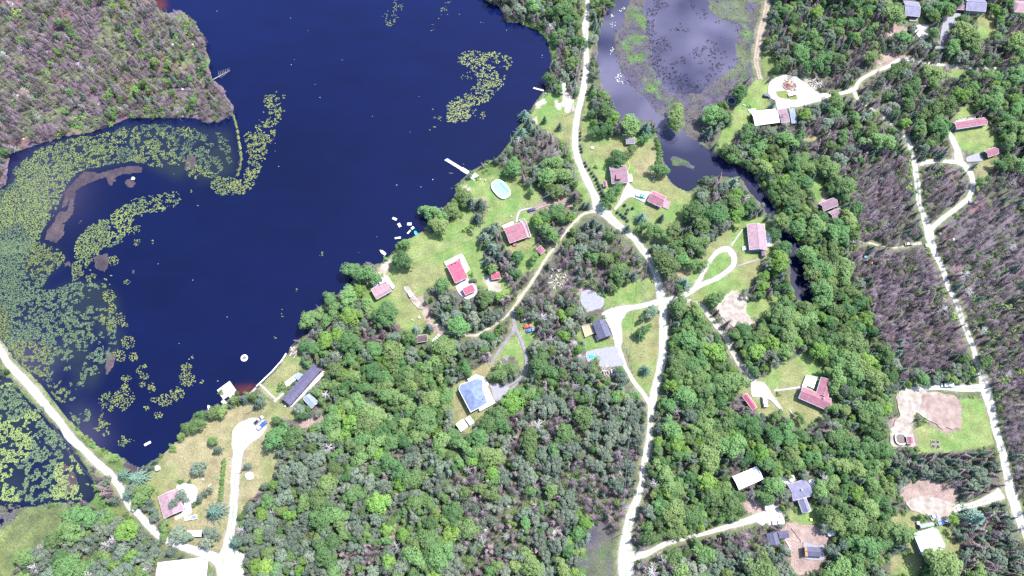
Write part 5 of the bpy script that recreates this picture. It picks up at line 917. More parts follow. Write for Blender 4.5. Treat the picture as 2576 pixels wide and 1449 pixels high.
t = thing('deck_platform', 'grey boardwalk platform beside the camper trailer', 'deck', P(1404, 226), R(78)); pl = MB().box((0, 0, .25), (.5, 2.2, .1)).mesh('plank', 'deck_wood'); [obj('plank', pl, t, (-2.6 + .58 * k, 0, 0)) for k in range(10)]
trailer('camper_trailer', 'white camper with dark roof panels under trees above the lavender house', 1973, 1161, 5.2, 2.6, 6); trailer('camper_trailer', 'white trailer with a grey awning at the edge of the bare earth', 2094, 1340, 4.2, 3.2, 4)
trailer('cargo_trailer', 'pale trailer with dark square hatches beside the small grass patch', 1994, 236, 5.4, 1.9, 16, 'white_paint', 1.6); trailer('cargo_trailer', 'dark covered trailer beneath trees above the red car', 1325, 802, 6.5, 2.2, 14, 'wall_dark', 1.6)
trailer('cargo_trailer', 'flat white trailer coupled behind the blue car', 2385, 1312, 3.4, 1.7, 12, 'white_paint', .95)
t = thing('flat_platform', 'large flat pale platform on the white turning circle', 'platform', P(2018, 245), R(7)); MB().box((0, 0, .45), (6.6, 3.0, .25)).build('bed', 'white_metal', t); [MB().box((x, y, .16), (.4, .3, .32)).build('block', 'concrete', t) for x in (-2.6, 2.6) for y in (-1, 1)]

# ------------------------------------------------------------------ utility poles and wires
def pole(u, v, h, arm, label):
    t = thing('utility_pole', label, 'utility pole', P(u, v), R(arm), 'utility poles'); MB().bar((0, 0, -.35), (0, 0, h), .34, 8, .22).build('pole', 'grey_wood', t); c = MB().box((0, .2, h - .7), (2.4, .16, .16)).build('crossarm', 'grey_wood', t)
    for x in (-1.05, 0, 1.05): MB().cyl((x, .2, h - .62), .07, .22, 6).build('insulator', 'lamp_white', c)
    claim(circ(u, v, 2.5)); return t, h
PL = {}
for key, u, v, arm, lab in (('a', 59, 974, 40, 'leaning utility pole at the far end of the causeway road'), ('b', 274, 1221, 40, 'utility pole beside the causeway road near the olive marsh'), ('c', 641, 1031, 10, 'utility pole above the parking apron by the pier'), ('d', 622, 1180, 5, 'utility pole beside the wide white driveway'), ('e', 1016, 674, 30, 'utility pole beside the lakeside lawn trees'),
    ('f', 1217, 590, 30, 'utility pole between the pool lawn and the red-roofed house'), ('g', 1450, 470, 20, 'utility pole just off the main road bend'), ('h', 1437, 285, 5, 'utility pole on the sandy patch by the camper'), ('i', 1623, 662, 70, 'utility pole where the main road leaves the central wood'), ('j', 1607, 832, 80, 'utility pole on the grass island by the main road'),
    ('k', 1586, 1012, 80, 'utility pole standing in the wood below the fork'), ('l', 1570, 1190, 80, 'utility pole in the wood beside the lower main road'), ('m', 1560, 1345, 85, 'utility pole at the lower road junction'), ('n', 2415, 1262, 20, 'utility pole at the gravel entrance of the white-roofed house'), ('o', 1473, 90, 5, 'utility pole beside the main road near the top edge')):
    PL[key] = (*pole(u, v, 9.0, arm, lab), lab)
def wire(label, a, b, sag=.7):
    (ta, ha, _), (tb, hb, _) = PL[a], PL[b]; t = thing('power_line', label, 'power line', (0, 0, 0), 0, 'overhead wires')
    for k in (-1.05, 1.05):
        pa = ta.matrix_basis @ Vector((k, .2, ha - .4)); pb = tb.matrix_basis @ Vector((k, .2, hb - .4)); mb = MB(); prev = pa
        for i in range(1, 11):
            f = i / 10; q = pa.lerp(pb, f); q.z -= sag * 4 * f * (1 - f); mb.bar(prev, q, .09, 3); prev = q
        mb.build('cable', 'wire', t)
for a, b, l in (('e', 'f', 'overhead wires crossing the lakeside lawn'), ('f', 'g', 'overhead wires over the rose-roofed house'), ('g', 'h', 'overhead wires along the upper main road'), ('h', 'o', 'overhead wires past the camper toward the top edge'), ('g', 'i', 'overhead wires across the central wood'), ('i', 'j', 'overhead wires beside the road above the grass island'), ('j', 'k', 'overhead wires below the grass island'), ('k', 'l', 'overhead wires above the lower wood'), ('l', 'm', 'overhead wires down to the lower junction'), ('a', 'b', 'overhead wires along the causeway'), ('c', 'd', 'overhead wires beside the white driveway')): wire(l, a, b)
# ------------------------------------------------------------------ small yard things
def pile(name, label, u, v, r, n, mats, cat='pile', hmax=1.4, part='board'):
    t = thing(name, label, cat, P(u, v)); rng = random.Random(int(u))
    for k in range(n):
        a = rng.uniform(0, 6.28); q = r * rng.random() ** .7; ht = hmax * (1 - q / r) * rng.random(); o = MB().box((0, 0, 0), (rng.uniform(.9, 3.0), rng.uniform(.2, .7), rng.uniform(.06, .16))).build(part, rng.choice(mats), t)
        o.location = (q * math.cos(a), q * math.sin(a), ht + .25); o.rotation_euler = (rng.uniform(-.3, .3), rng.uniform(-.35, .35), rng.uniform(0, 3.14))
    claim(circ(u, v, r * 4)); return t
pile('debris_pile', 'heap of broken boards and rust on the white turning circle', 1986, 216, 4.4, 90, ['rust', 'orange_wood', 'brown_board', 'concrete', 'wall_dark', 'pale_sand', 'roof_rose'], 'debris pile'); LANDMARKS.append((1986, 216, 'debris pile'))
pile('lumber_pile', 'small stack of old boards beside the parking apron wood', 741, 885, 2.6, 26, ['grey_wood', 'orange_wood', 'deck_wood'], 'lumber'); pile('brush_pile', 'grey slash pile in the central wood', 1405, 700, 6.0, 60, ['dead_wood', 'brown_board', 'grey_wood'], 'brush pile', 1.0, 'branch')
pile('brush_pile', 'pale brush and slash heap at the back of the grey gravel pad', 1530, 935, 4.0, 40, ['dead_wood', 'pale_sand', 'grey_wood'], 'brush pile', .9, 'branch'); pile('brush_pile', 'dark slash bank behind the white turning circle', 2052, 208, 4.5, 50, ['grey_wood', 'burnt_wood', 'dead_wood'], 'brush pile', .9, 'branch')
def table(label, u, v, z=0.05, r=.9, mat='white_paint', chairs=4):
    t = thing('patio_table', label, 'table', (*P(u, v, z)[:2], z)); MB().cyl((0, 0, .68), r, .06, 16).build('table_top', mat, t); MB().cyl((0, 0, 0), .09, .7, 8).build('leg', 'paint_grey', t); MB().cyl((0, 0, 0), .4, .06, 12).build('base', 'paint_grey', t)
def chair(label, u, v, ang, mat='white_paint', z=0.05):
    t = thing('garden_chair', label, 'chair', (*P(u, v, z)[:2], z), R(ang)); MB().box((0, 0, .40), (.62, .62, .07)).build('seat', mat, t); MB().box((-.30, 0, .72), (.07, .62, .66)).build('backrest', mat, t)
    for sx in (-1, 1):
        for sy in (-1, 1): MB().box((sx * .26, sy * .26, .18), (.06, .06, .36)).build('leg', mat, t)
def bench(label, u, v, ang, L=2.0, mat='deck_wood'):
    t = thing('park_bench', label, 'bench', P(u, v), R(ang))
    for k in range(3): MB().box((0, -.2 + .2 * k, .46), (L, .17, .06)).build('slat', mat, t)
    for sx in (-1, 1): MB().box((sx * L * .4, 0, .21), (.1, .5, .42)).build('leg', 'grey_wood', t)
table('large round white table on the lavender house deck', 1989, 1204, .71, 1.6); table('round white table on the lawn beside the violet-roofed house', 1490, 373, .02, .9); table('pale round stone table at the bottom of the lake lawn', 1055, 799, .02, .8, 'concrete')
for l, u, v, a in (('white chair on the lawn by the short dock', 1373, 236, 40), ('white lounge chair near the long dock landing', 1209, 452, 120), ('white chair beside the oval pool', 1221, 454, 60), ('grey chair near the trampoline lawn', 1881, 268, 20), ('white chair on the grass by the long dark house', 718, 1022, 30), ('white chair next to the parked white pickup shed', 1038, 805, 70), ('pale chair by the hedge in the causeway yard', 512, 1206, 10), ('white chair beside the pool filter', 1292, 452, 200), ('white chair on the lawn above the rose-roofed house', 1286, 545, 80)): chair(l, u, v, a)
bench('white bench on the lawn above the long white-roofed house', 1871, 265, -25); bench('pale bench in the vegetable patch by the hedge', 528, 1221, 40); bench('pale plank bench at the edge of the red L-shaped house lawn', 1992, 1040, -58, 4.0); bench('long plank on the bare earth by the dark cabin', 1981, 1368, -65, 3.4)
def tramp(label, u, v, r=2.2):
    t = thing('trampoline', label, 'trampoline', P(u, v)); o = [(r * math.cos(a), r * math.sin(a)) for a in np.linspace(0, 6.283, 25)[:-1]]; i = [(x * .84, y * .84) for x, y in o]; ring_mesh(o, i, .78, .88).build('pad', 'paint_lilac', t); MB().prism(i, .80, .84).build('mat', 'rubber', t)
    for k in range(6): MB().cyl((o[4*k][0] * .95, o[4*k][1] * .95, 0), .04, .8, 6).build('leg', 'chrome', t)
    claim(circ(u, v, r * 4)); LANDMARKS.append((u, v, 'trampoline'))
tramp('round lilac-rimmed trampoline under the tree by the marsh lawn', 1839, 256, 2.7)
def boxy(name, label, cat, u, v, d, ang, mat, lid=None, z=0.03):
    t = thing(name, label, cat, (*P(u, v, z)[:2], z), R(ang)); MB().box((0, 0, d[2] / 2), d, 0, .94).build('body', mat, t); MB().box((0, 0, d[2] + .05), (d[0] * .98, d[1] * .98, .08)).build('lid', lid or mat, t)
boxy('compost_box', 'yellow box on the green lawn below the lavender house', 'box', 2039, 1307, (1.1, 1.1, .8), 10, 'yellow_box'); boxy('play_box', 'teal play box at the edge of the lower right lawn', 'play set', 2421, 1410, (1.6, 1.2, .9), 20, 'tarp_teal'); boxy('storage_box', 'white storage box on the gravel by the white court', 'box', 1963, 1300, (1.0, .8, .7), 0, 'white_paint')
boxy('water_tank', 'round white tank beside the green arched hut', 'tank', 2307, 1316, (1.3, 1.3, 1.2), 0, 'white_paint'); boxy('storage_box', 'blue-covered box in the charred wood clearing', 'box', 2176, 647, (1.7, 1.3, .9), 8, 'tarp_blue'); boxy('storage_box', 'green box beside the causeway vegetable patch', 'box', 547, 1205, (.9, .9, .6), 0, 'green_plastic'); boxy('storage_box', 'white cooler by the small red shed', 'box', 1243, 683, (1.7, 1.2, 1.0), 5, 'paint_silver')
# teal tarp heap
t = thing('tarp', 'crumpled teal tarp on the grey gravel pad', 'tarp', P(1488, 897)); rng = np.random.default_rng(5); th = np.linspace(0, 2 * math.pi, 13)[:-1]; lay = [(2.0, .05), (1.7, .35), (1.2, .7), (.6, .95)]
mb = MB(); mb.loft([[(r * math.cos(a) * (1 + .18 * math.sin(3 * a + k)), r * math.sin(a) * (.8 + .2 * math.cos(2 * a)), z + .1 * math.sin(5 * a + k)) for a in th] for k, (r, z) in enumerate(lay)]); mb.build('sheet', 'tarp_teal', t)
# red machine in the charred wood
t = thing('tractor', 'red tractor half hidden in the charred wood', 'tractor', P(2182, 660), R(-15)); MB().loft([sec(-1.5, .5, .5, 1.1), sec(-.3, .6, .5, 1.25), sec(1.5, .45, .55, 1.1)]).build('body', 'paint_red', t); MB().box((-.9, 0, 1.7), (1.1, 1.1, .9)).build('cabin', 'paint_red', t)
for sx, s in ((-1.0, 1.5), (1.1, 1.0)):
    for sy in (-1, 1): o = obj('wheel', TYRE, t, (sx, sy * .75, .34 * s), None, s); obj('rim', RIM, o)
MB().box((2.3, 0, .5), (.8, 1.6, .7)).build('bucket', 'paint_red', t)
# garden beds
for k, (u, v) in enumerate(((2347,1112),(2358,1112),(2347,1123),(2359,1124))):
    t = thing('garden_bed', 'square wooden garden bed at the %s of the four-bed plot' % ('near road corner', 'far road corner', 'wood-side corner', 'middle wood edge')[k], 'garden bed', P(u, v), 0, 'raised beds on the ring lawn')
    for c, s in (((0, .9), (1.9, .1)), ((0, -.9), (1.9, .1)), ((.9, 0), (.1, 1.68)), ((-.9, 0), (.1, 1.68))): MB().box((*c, .2), (*s, .4)).build('board', 'deck_wood', t)
    MB().box((0, 0, .13), (1.68, 1.68, .24)).build('soil', 'brown_board', t)
    o = obj('plant', SHRUB[k % 4], t, (0, 0, .25), k, (.5, .5, .4))
# hose and hedge
pts = [(1579,404),(1583,414),(1584,420),(1580,428),(1579,434),(1582,440),(1585,447)]; L = smooth_line([(*[float(a) for a in G(u, v)],) for u, v in pts], .8); mb = MB()
for a, b in zip(L[:-1], L[1:]): mb.bar((*a, .09), (*b, .09), .30, 4)
tag(mb.build('garden_hose', 'hose'), 'yellow-green hose path winding to the violet-roofed house', 'hose')
t = thing('hedge', 'straight clipped green hedge along the white driveway', 'hedge', P(561, 1210)); LANDMARKS.append((561, 1210, 'clipped hedge'))
for k in range(22):
    f = k / 21; p = P(564 - 9 * f, 1160 + 98 * f) - t.location; obj('bush', SHRUBD[k % 3] if f > .5 else SHRUB[k % 4], t, p, k * 1.7, (.85, .95, .9))
t = thing('hedge', 'dark clipped hedge along the pond lawn edge', 'hedge', P(1662, 395))
for k in range(16):
    f = k / 15; p = P(1651 + 8 * math.sin(f * 3), 352 + 62 * f) - t.location; obj('bush', SHRUBD[k % 3], t, p, k * 1.3, (1.1, 1.1, 1.2))

# ------------------------------------------------------------------ trees: specimens first, then the woods
CELL = 12.0; HASH = {}
ACC = []   # (kind, u, v, r_sheet, x, y, scale, rz)
def near_ok(u, v, r, k=.74):
    cu, cv = int(u // CELL), int(v // CELL); m = int((r + 40) / CELL) + 1
    for i in range(cu - m, cu + m + 1):
        for j in range(cv - m, cv + m + 1):
            for (a, b, q) in HASH.get((i, j), ()):
                if (a - u) ** 2 + (b - v) ** 2 < (k * (r + q)) ** 2: return False
    return True
def ppm(v): return FOC / CAM_H * (CT - 0.0) * (1 + (v - 724.5) / FOC * math.tan(TILT))
def put(kind, u, v, r, spec=False):
    rm = r / ppm(v); s = rm / BASER[kind]; hgt = BASEH[kind] * s
    if kind in ('spruce', 'burnt', 'snag', 'brown'): s2 = .55 + .45 * s; hs = s2
    else: hs = .35 + .65 * s
    zc = BASEH[kind] * hs * (.6 if kind in ('broad', 'bright', 'pine', 'grey') else .5); x, y = (float(q) for q in G(u, v, zc))
    HASH.setdefault((int(u // CELL), int(v // CELL)), []).append((u, v, r)); ACC.append([kind, u, v, r, x, y, (s, s, hs), random.uniform(0, 6.28), spec])
SPEC = '''b 1520 245 18;b 1523 280 24;r 1543 297 18;b 1515 325 22;b 1585 315 26;p 1625 320 24;b 1623 347 14;b 1700 292 30;s 1490 222 13;p 1320 285 18;p 1313 332 22;s 1345 330 10;s 1370 300 8;s 1408 317 9;b 1390 200 18;b 1438 160 20;s 1395 162 14;s 1445 212 14;b 1450 105 20;b 1413 22 26;b 1440 35 18;
b 1788 290 26;s 1783 332 18;b 1862 233 22;s 1835 302 11;b 1878 340 24;s 1944 266 12;b 1555 400 22;b 1585 380 16;b 1658 427 20;b 1540 490 25;b 1388 532 22;b 1375 582 26;b 1398 482 20;b 1375 445 24;b 1410 440 24;b 1390 410 22;s 1360 420 16;b 1335 482 10;o 1448 487 15;s 1493 560 16;s 1475 566 14;s 1512 572 14;s 1490 585 14;p 1615 545 20;s 1665 547 10;p 1580 572 14;b 1745 532 28;b 1803 537 32;b 1848 515 24;s 1845 460 22;b 1648 580 26;b 1690 582 24;b 1740 607 22;b 1673 655 34;b 1752 665 20;b 1343 650 14;b 1303 645 16;p 1723 710 22;
b 1089 535 24;b 1106 568 24;b 1136 527 20;s 1186 510 20;s 1209 512 18;s 1201 547 16;b 1014 615 16;b 1009 655 24;b 1027 672 10;b 910 685 32;s 1219 597 20;s 1239 622 20;s 1254 645 18;s 1228 657 16;b 1239 676 14;b 1111 716 20;b 1297 690 14;b 971 794 32;b 926 774 22;b 831 754 20;b 784 802 28;r 881 797 26;b 834 787 24;b 946 1042 32;r 889 1062 26;b 1251 944 20;b 1284 930 18;s 1046 829 14;s 1079 824 14;s 651 1012 16;s 645 1022 10;
g 502 1172 20;g 515 1242 15;g 447 1257 18;g 467 1254 10;p 535 1287 28;p 337 1204 28;p 305 1194 20;b 352 1254 22;p 318 1244 20;b 412 1334 16;g 447 1344 22;g 468 1350 16;g 532 1340 20;g 525 1362 18;p 590 1364 22;b 537 1109 12;s 545 1132 12;s 620 1172 11;
b 507 1044 16;b 537 1037 18;b 500 1067 20;b 562 1032 16;b 470 1077 14;b 455 1097 10;b 1710 769 26;b 1753 782 22;p 1625 930 18;b 1620 829 17;b 1608 845 11;g 1638 784 18;b 1615 804 10;b 1493 922 17;s 1465 864 11;r 1420 844 14;b 1795 754 20;b 1812 745 14;b 1308 784 14;b 1972 762 24;b 1954 1047 17;b 2014 1052 12;p 2459 1304 36;b 2259 1339 34;b 2372 1421 46;b 2087 1287 22;b 2477 914 20;b 2062 1234 21;b 1950 1222 26;b 1960 1190 14;b 1945 1190 14;b 1978 1188 14;b 2362 20 24;b 2345 38 16;b 2425 55 16;b 2350 82 14;b 2445 105 30;b 2400 115 20;
r 1960 655 30;b 1975 625 22;b 1235 1340 0;r 1690 970 20;r 950 1265 28;r 1240 1190 20;r 1190 1160 16;b 1420 1090 26;r 1300 1040 0;r 1930 590 0;b 2325 360 0;b 2540 410 20;b 2515 415 16;b 1962 556 20;b 2006 574 24;b 2032 640 24;b 2044 690 22;b 1950 590 16'''
KMAP = dict(b='broad', r='bright', s='spruce', p='pine', g='grey', o='brown')
for it in SPEC.replace('\n', '').split(';'):
    k, u, v, r = it.split(); 
    if float(r) > 0: put(KMAP[k], float(u), float(v), float(r), True)
MIX = {0: dict(broad=.40, bright=.06, spruce=.18, grey=.28, snag=.04, brown=.04), 1: dict(broad=.76, bright=.07, spruce=.12, grey=.03, snag=.02), 2: dict(spruce=.24, grey=.46, broad=.17, brown=.06, snag=.07), 3: dict(grey=.44, spruce=.18, broad=.20, bright=.03, snag=.09), 4: dict(broad=.42, bright=.05, spruce=.27, burnt=.12, brown=.09, grey=.05), 5: dict(brown=.36, grey=.26, spruce=.26, burnt=.12)}
SIZE = dict(broad=(9, 30), bright=(10, 25), spruce=(8, 14), pine=(12, 20), grey=(10, 19), snag=(10, 18), burnt=(6, 10), brown=(6.5, 10))
CLEAR = (LAWN, DRY, GRAVEL, WATER, BUILT, SAND, MUD, EARTH); rg = random.Random(4)
def free(u, v, r, x, y):
    bu, bv = S(x, y)
    q = [(u, v), (bu, bv), (u + .62 * r, v), (u - .62 * r, v), (u, v + .62 * r), (u, v - .62 * r)]
    c = look(CLS, np.array([a for a, b in q]), np.array([b for a, b in q]))
    if np.isin(c[:2], CLEAR).any() or c[0] in (MARSHV, MARSHG, OLIVE, ROUGH): return False
    w8 = [(u + r * math.cos(q), v + r * math.sin(q)) for q in np.arange(8) * .785]; c8 = look(CLS, np.array([a for a, b in w8]), np.array([b for a, b in w8]))
    return not (np.isin(c[2:], (WATER, BUILT, LAWN) if (v < 345 and u > 2100) else (GRAVEL, WATER, BUILT, LAWN)).any() or ((c[2:] == GRAVEL).sum() > 1) or (c8 == BUILT).any() or (c8 == GRAVEL).sum() > (3 if (v < 345 and u > 2100) else 1))
NZ = {}
def nz(u, v, scale, seed):
    if (scale, seed) not in NZ: NZ[scale, seed] = fnoise(*np.meshgrid(np.arange(-90, 2680, 4.0), np.arange(-90, 1650, 4.0)), scale, seed)
    return float(NZ[scale, seed][int((v + 90) / 4), int((u + 90) / 4)])
for ps, lo_k in ((0, 1.0), (1, .8), (2, .55)):
    for _ in range((15000, 22000, 34000)[ps]):
        u, v = rg.uniform(-70, 2650), rg.uniform(-70, 1620); c = int(look(CLS, u, v))
        if c in (FOREST, BURNT, CHAR) and u > 700:
            cw = int(look(CLS, u + 75 * (nz(u, v, 60, 95) - .5), v + 75 * (nz(u, v, 60, 96) - .5)))
            if cw in (FOREST, CHAR): c = cw
        if c == FOREST and nz(u, v, 70, 97) > .60 and rg.random() < .55: continue
        if c not in (FOREST, BURNT, CHAR, VERGE): continue
        if c == VERGE and rg.random() < .85: continue
        if c in (BURNT, CHAR):
            if u < 700 and ps < 2 and rg.random() < .5: kind = rg.choices(('burnt', 'snag'), (.95, .05))[0]
            else: kind = rg.choices(('burnt', 'brown', 'spruce', 'snag'), (.80, .08, .09, .03))[0]
            if 1300 < u < 2120 and rg.random() < .5: continue
            if u < 700 and rg.random() < .35: continue
            if u < 700 and nz(u, v, 80, 94) > .57: kind = rg.choices(('broad', 'bright', 'spruce', 'burnt'), (.24, .08, .1, .58))[0]
            if u > 2440 - .1 * v + .35 * max(0, v - 560) and v > 430 and rg.random() < .5: continue
        else:
            ty = int(look(TYP, u, v)); m = MIX[ty]
            if ty in (0, 2, 4) and nz(u, v, 120, 99) > (.59 if ty != 4 else .51): m = dict(burnt=.42, brown=.2, grey=.2, snag=.08, broad=.1)
            kind = rg.choices(list(m), list(m.values()))[0]
        a, b = SIZE[kind]; r = (a + (b - a) * rg.random() ** (1.2 if ps else .9)) * lo_k * (ppm(v) / 4.5) * (.78 + .5 * nz(u, v, 90, 98)) * (.52 if u < 620 and v < 480 and kind in ('broad', 'bright') else 1.0)
        if not near_ok(u, v, r, .50 if kind in ('broad', 'bright', 'grey') else .56): continue
        rm = r / ppm(v); zc = BASEH[kind] * (rm / BASER[kind]) * .55; x, y = (float(q) for q in G(u, v, zc))
        if not free(u, v, r, x, y): continue
        put(kind, u, v, r)
TREE = {'broad': ('broadleaf_tree', 'broadleaf tree', 'tree'), 'bright': ('broadleaf_tree', 'yellow-green broadleaf tree', 'tree'), 'spruce': ('spruce_tree', 'dark green spruce', 'conifer'), 'pine': ('pine_tree', 'blue-green spreading pine', 'conifer'), 'grey': ('pine_tree', 'grey-green bushy pine', 'conifer'), 'snag': ('dead_tree', 'bleached leafless dead tree', 'dead tree'), 'burnt': ('burnt_tree', 'brown burnt leafless spruce', 'dead tree'), 'brown': ('burnt_tree', 'scorched brown spruce', 'dead tree')}
ORD = [''] + [q + ' ' for q in 'second third fourth fifth sixth seventh eighth ninth tenth eleventh twelfth thirteenth fourteenth fifteenth sixteenth seventeenth eighteenth nineteenth twentieth'.split()]
LANDMARKS += [(2338, 590, 'east road junction'), (2182, 660, 'red tractor'), (2382, 969, 'white van on the ring drive'), (537, 200, 'fallen lake tree'), (1403, 1340, 'huge boulder'), (1575, 1400, 'lower road junction'), (2152, 225, 'upper road junction'), (1508, 525, 'main road fork'), (175, 1098, 'causeway gap'), (960, 1265, 'yellow-green tree in the big wood'), (1660, 760, 'loop driveway entrance'), (2490, 1230, 'white entrance bend'), (1235, 830, 'lane bend by the dark spruces'), (335, 450, 'lone boulder in the lily beds')]
def place_name(u, v):
    if u > 2130 and look(CLS, u, v) == CHAR: return 'in the charred wood along the east road'
    if u < 620 and v < 480: return 'on the burnt peninsula above the lily beds'
    if u < 430 and v > 1180: return 'in the wood below the causeway road'
    if v < 420 and u > 1900: return 'in the wood at the top right'
    if v < 420 and 1230 < u < 1560: return 'in the strip of wood beside the upper main road'
    if 1290 < u < 1660 and 540 < v < 800: return 'in the central wood between the road forks'
    if u > 1650 and v < 1000 : return 'in the wood along the river'
    if u > 1640: return 'in the wood among the lower right houses'
    return 'in the big wood below the lake'
ranks = {}
def label_tree(kind, u, v, r, spec):
    nm, txt, cat = TREE[kind]
    d = min(LANDMARKS, key=lambda q: (q[0] - u) ** 2 + (q[1] - v) ** 2); dist = math.hypot(d[0] - u, d[1] - v)
    return nm, txt, cat, d[2], dist
want = dict(broadleaf_tree=300, spruce_tree=300, pine_tree=300, dead_tree=300, burnt_tree=300); groups = {}
for t in ACC:
    kind, u, v, r = t[:4]; nm = TREE[kind][0]; inside = -10 < u < 2586 and -10 < v < 1459; groups.setdefault(nm, []).append(((t[8] and 2 or 0) + (1 if inside else 0) + r / 1000.0, t))
rest = {}; labelled = {}
for nm, L in groups.items():
    L.sort(key=lambda q: -q[0]); single = [t for _, t in L[:want[nm]]]; rest[nm] = [t for _, t in L[want[nm]:]]
    byland = {}
    for t in single:
        k = label_tree(t[0], t[1], t[2], t[3], t[8]); t.append(k); byland.setdefault((k[1], k[3]), []).append(t)
    for (txt, lm), ts in byland.items():
        ts.sort(key=lambda t: t[9][4])
        for i, t in enumerate(ts):
            if i < 20 and t[9][4] < 300: labelled[id(t)] = ('%s next to the %s' % (txt, lm)) if i == 0 else ('%s%s counted from the %s' % (ORD[i], txt, lm))
    for t in single:
        kind, u, v, r, x, y, s, rz, spec, k = t; lab = labelled.get(id(t)); grp = None
        if lab is None: lab = k[1] + ' ' + place_name(u, v)
        grp = k[1] + ' ' + place_name(u, v); var = random.randrange(len(KN[kind].crown))
        root = bpy.data.objects.new(nm, None); COL.objects.link(root); root.location = (x, y, 0); root.rotation_euler = (random.gauss(0, .13), random.gauss(0, .13), rz) if nm in ('dead_tree', 'burnt_tree') else (0, 0, rz); root.scale = s; root.empty_display_size = .5; tag(root, lab, k[2], grp)
        c = bpy.data.objects.new('crown', KN[kind].crown[var]); COL.objects.link(c); c.parent = root; q = bpy.data.objects.new('trunk', KN[kind].trunk[var]); COL.objects.link(q); q.parent = root
MASS = dict(broadleaf_tree=('broadleaf_wood', 'mass of further broadleaf trees filling the woods', ('broad', 'bright')), spruce_tree=('spruce_wood', 'mass of further dark spruces filling the woods', ('spruce',)), pine_tree=('pine_wood', 'mass of further grey-green pines in the woods', ('pine', 'grey')), dead_tree=('dead_wood_stand', 'further bleached dead trees in the woods', ('snag',)), burnt_tree=('burnt_wood_stand', 'mass of further burnt spruces in the charred woods', ('burnt', 'brown')))
for nm, ts in rest.items():
    if not ts: continue
    mn, lab, kinds = MASS[nm]; protos = []; start = {}
    for kd in kinds: start[kd] = len(protos); protos += KN[kd].joined
    scatter(mn, lab, [(t[4], t[5], 0) for t in ts], [((random.gauss(0, .13), random.gauss(0, .13), t[7]) if nm in ('dead_tree', 'burnt_tree') else (0, 0, t[7])) for t in ts], [t[6] for t in ts], [start[t[0]] + random.randrange(len(KN[t[0]].joined)) for t in ts], protos)
print('TREES', {k: len(v) for k, v in groups.items()}, 'rest', {k: len(v) for k, v in rest.items()})

# ------------------------------------------------------------------ shrubs
GS = 'single garden shrubs'
for k, (u, v, r, l) in enumerate(((1498,421,6,'round green shrub on the lawn beside the main road bend'),(1848,577,9,'round green shrub beside the footpath of the long pink-roofed house'),(1186,692,6,'dark shrub at the corner of the bright red-roofed house'),(455,1213,7,'bright green shrub at the top of the white patio'),(477,1213,5,'dark little shrub at the top of the white patio'),(491,1269,7,'dark rounded shrub beside the lower white patio'),(710,974,12,'big clipped round bush beside the long dark house'),(1880,962,10,'dark round bush at the head of the white gravel court'),(437,1132,8,'green bush on the cove bank'),(1181,580,14,'broad low bush by the pool lawn spruces'),(1885,268,5,'small dark bush above the long white-roofed house'),(2000,1280,7,'green bush at the foot of the lavender house gable'),(2016,1276,6,'dark bush beside the lavender house front gable'),(1160,545,7,'small green bush on the lake lawn'),(1957,992,6,'pale planted bush beside the stepping-stone path'),(1188,955,6,'low green bush beside the blue house verandah'),(1650,785,8,'low bush on the grass island edge'),(397,1240,4,'tiny green bush at the corner of the pink-roofed yard house'))):
    s = r / 4.5 / 1.3; o = obj('shrub', (SHRUBD if 'dark' in l or 'big' in l else SHRUB)[k % 3], None, P(u, v), k * 1.1, (s, s, s * .9)); tag(o, l, 'bush', GS)
row = [(1464,179),(1463,190),(1461,200),(1468,302),(1460,335),(1460,343),(1460,352),(1460,367),(1462,375),(1463,383),(1472,410),(1475,418),(1483,427),(1489,436),(1495,444),(1500,453),(1504,461),(1508,468),(1510,476),(1514,485),(1517,493)]
for k, (u, v) in enumerate(row): s = .8 + .035 * k; tag(obj('small_conifer', CONE[k % 2], None, P(u, v), k, s), 'small clipped conifer in the row along the main road', 'small conifer', 'small conifers along the main road')
for k, (u, v) in enumerate([(1554,535),(1562,540),(1567,546),(1573,550),(1579,556),(1572,517),(1592,525),(1576,537),(1580,529)]): tag(obj('small_conifer', CONE[k % 2], None, P(u, v), k, 1.25), 'small planted conifer on the lawn below the garage', 'small conifer', 'small conifers on the garage lawn')
for k, (u, v) in enumerate([(1610,584),(1767,615),(1774,611),(1782,606),(1790,601),(1802,594)]): tag(obj('small_conifer', CONE[k % 2], None, P(u, v), k, 1.2), 'small conifer in the line toward the long pink-roofed house', 'small conifer', 'small conifers by the long pink-roofed house')
# boulders
BL = []
for i in range(3):
    r_ = np.random.default_rng(40 + i); mb = MB(); th = np.linspace(0, 2 * math.pi, 9)[:-1]; mb.loft([[(r * math.cos(a) * (1 + .2 * r_.normal()), r * math.sin(a) * (1 + .2 * r_.normal()), z) for a in th] for r, z in ((.75, -.2), (1.0, .2), (.8, .6), (.35, .82))]); BL.append(mb.mesh('boulder', 'boulder'))
bl = [(120,130,.9),(198,160,1.0),(148,47,.8),(436,113,1.0),(485,113,.8),(497,172,1.0),(459,225,.9),(249,263,.8),(488,270,.8),(447,282,.8),(60,350,.7),(460,293,.8),(335,450,1.2),(2347,454,1.1),(2364,588,1.0),(2398,603,.9),(2399,629,.9),(2525,577,.8),(2330,618,1.2),(1430,1358,.0),(1363,1372,.0),(2440,508,1.2),(2452,512,1.0),(2300,1185,1.1),(2320,1180,1.0),(2335,1178,1.0),(2362,1172,.9)]
for k, (u, v, s) in enumerate(bl):
    if s: tag(obj('boulder', BL[k % 3], None, P(u, v), k * 2.1, s), 'pale boulder %s' % ('on the burnt peninsula' if u < 700 else 'beside the gravel road in the charred wood' if v < 700 else 'in the stone row above the brown earth bank'), 'boulder', 'pale boulders')
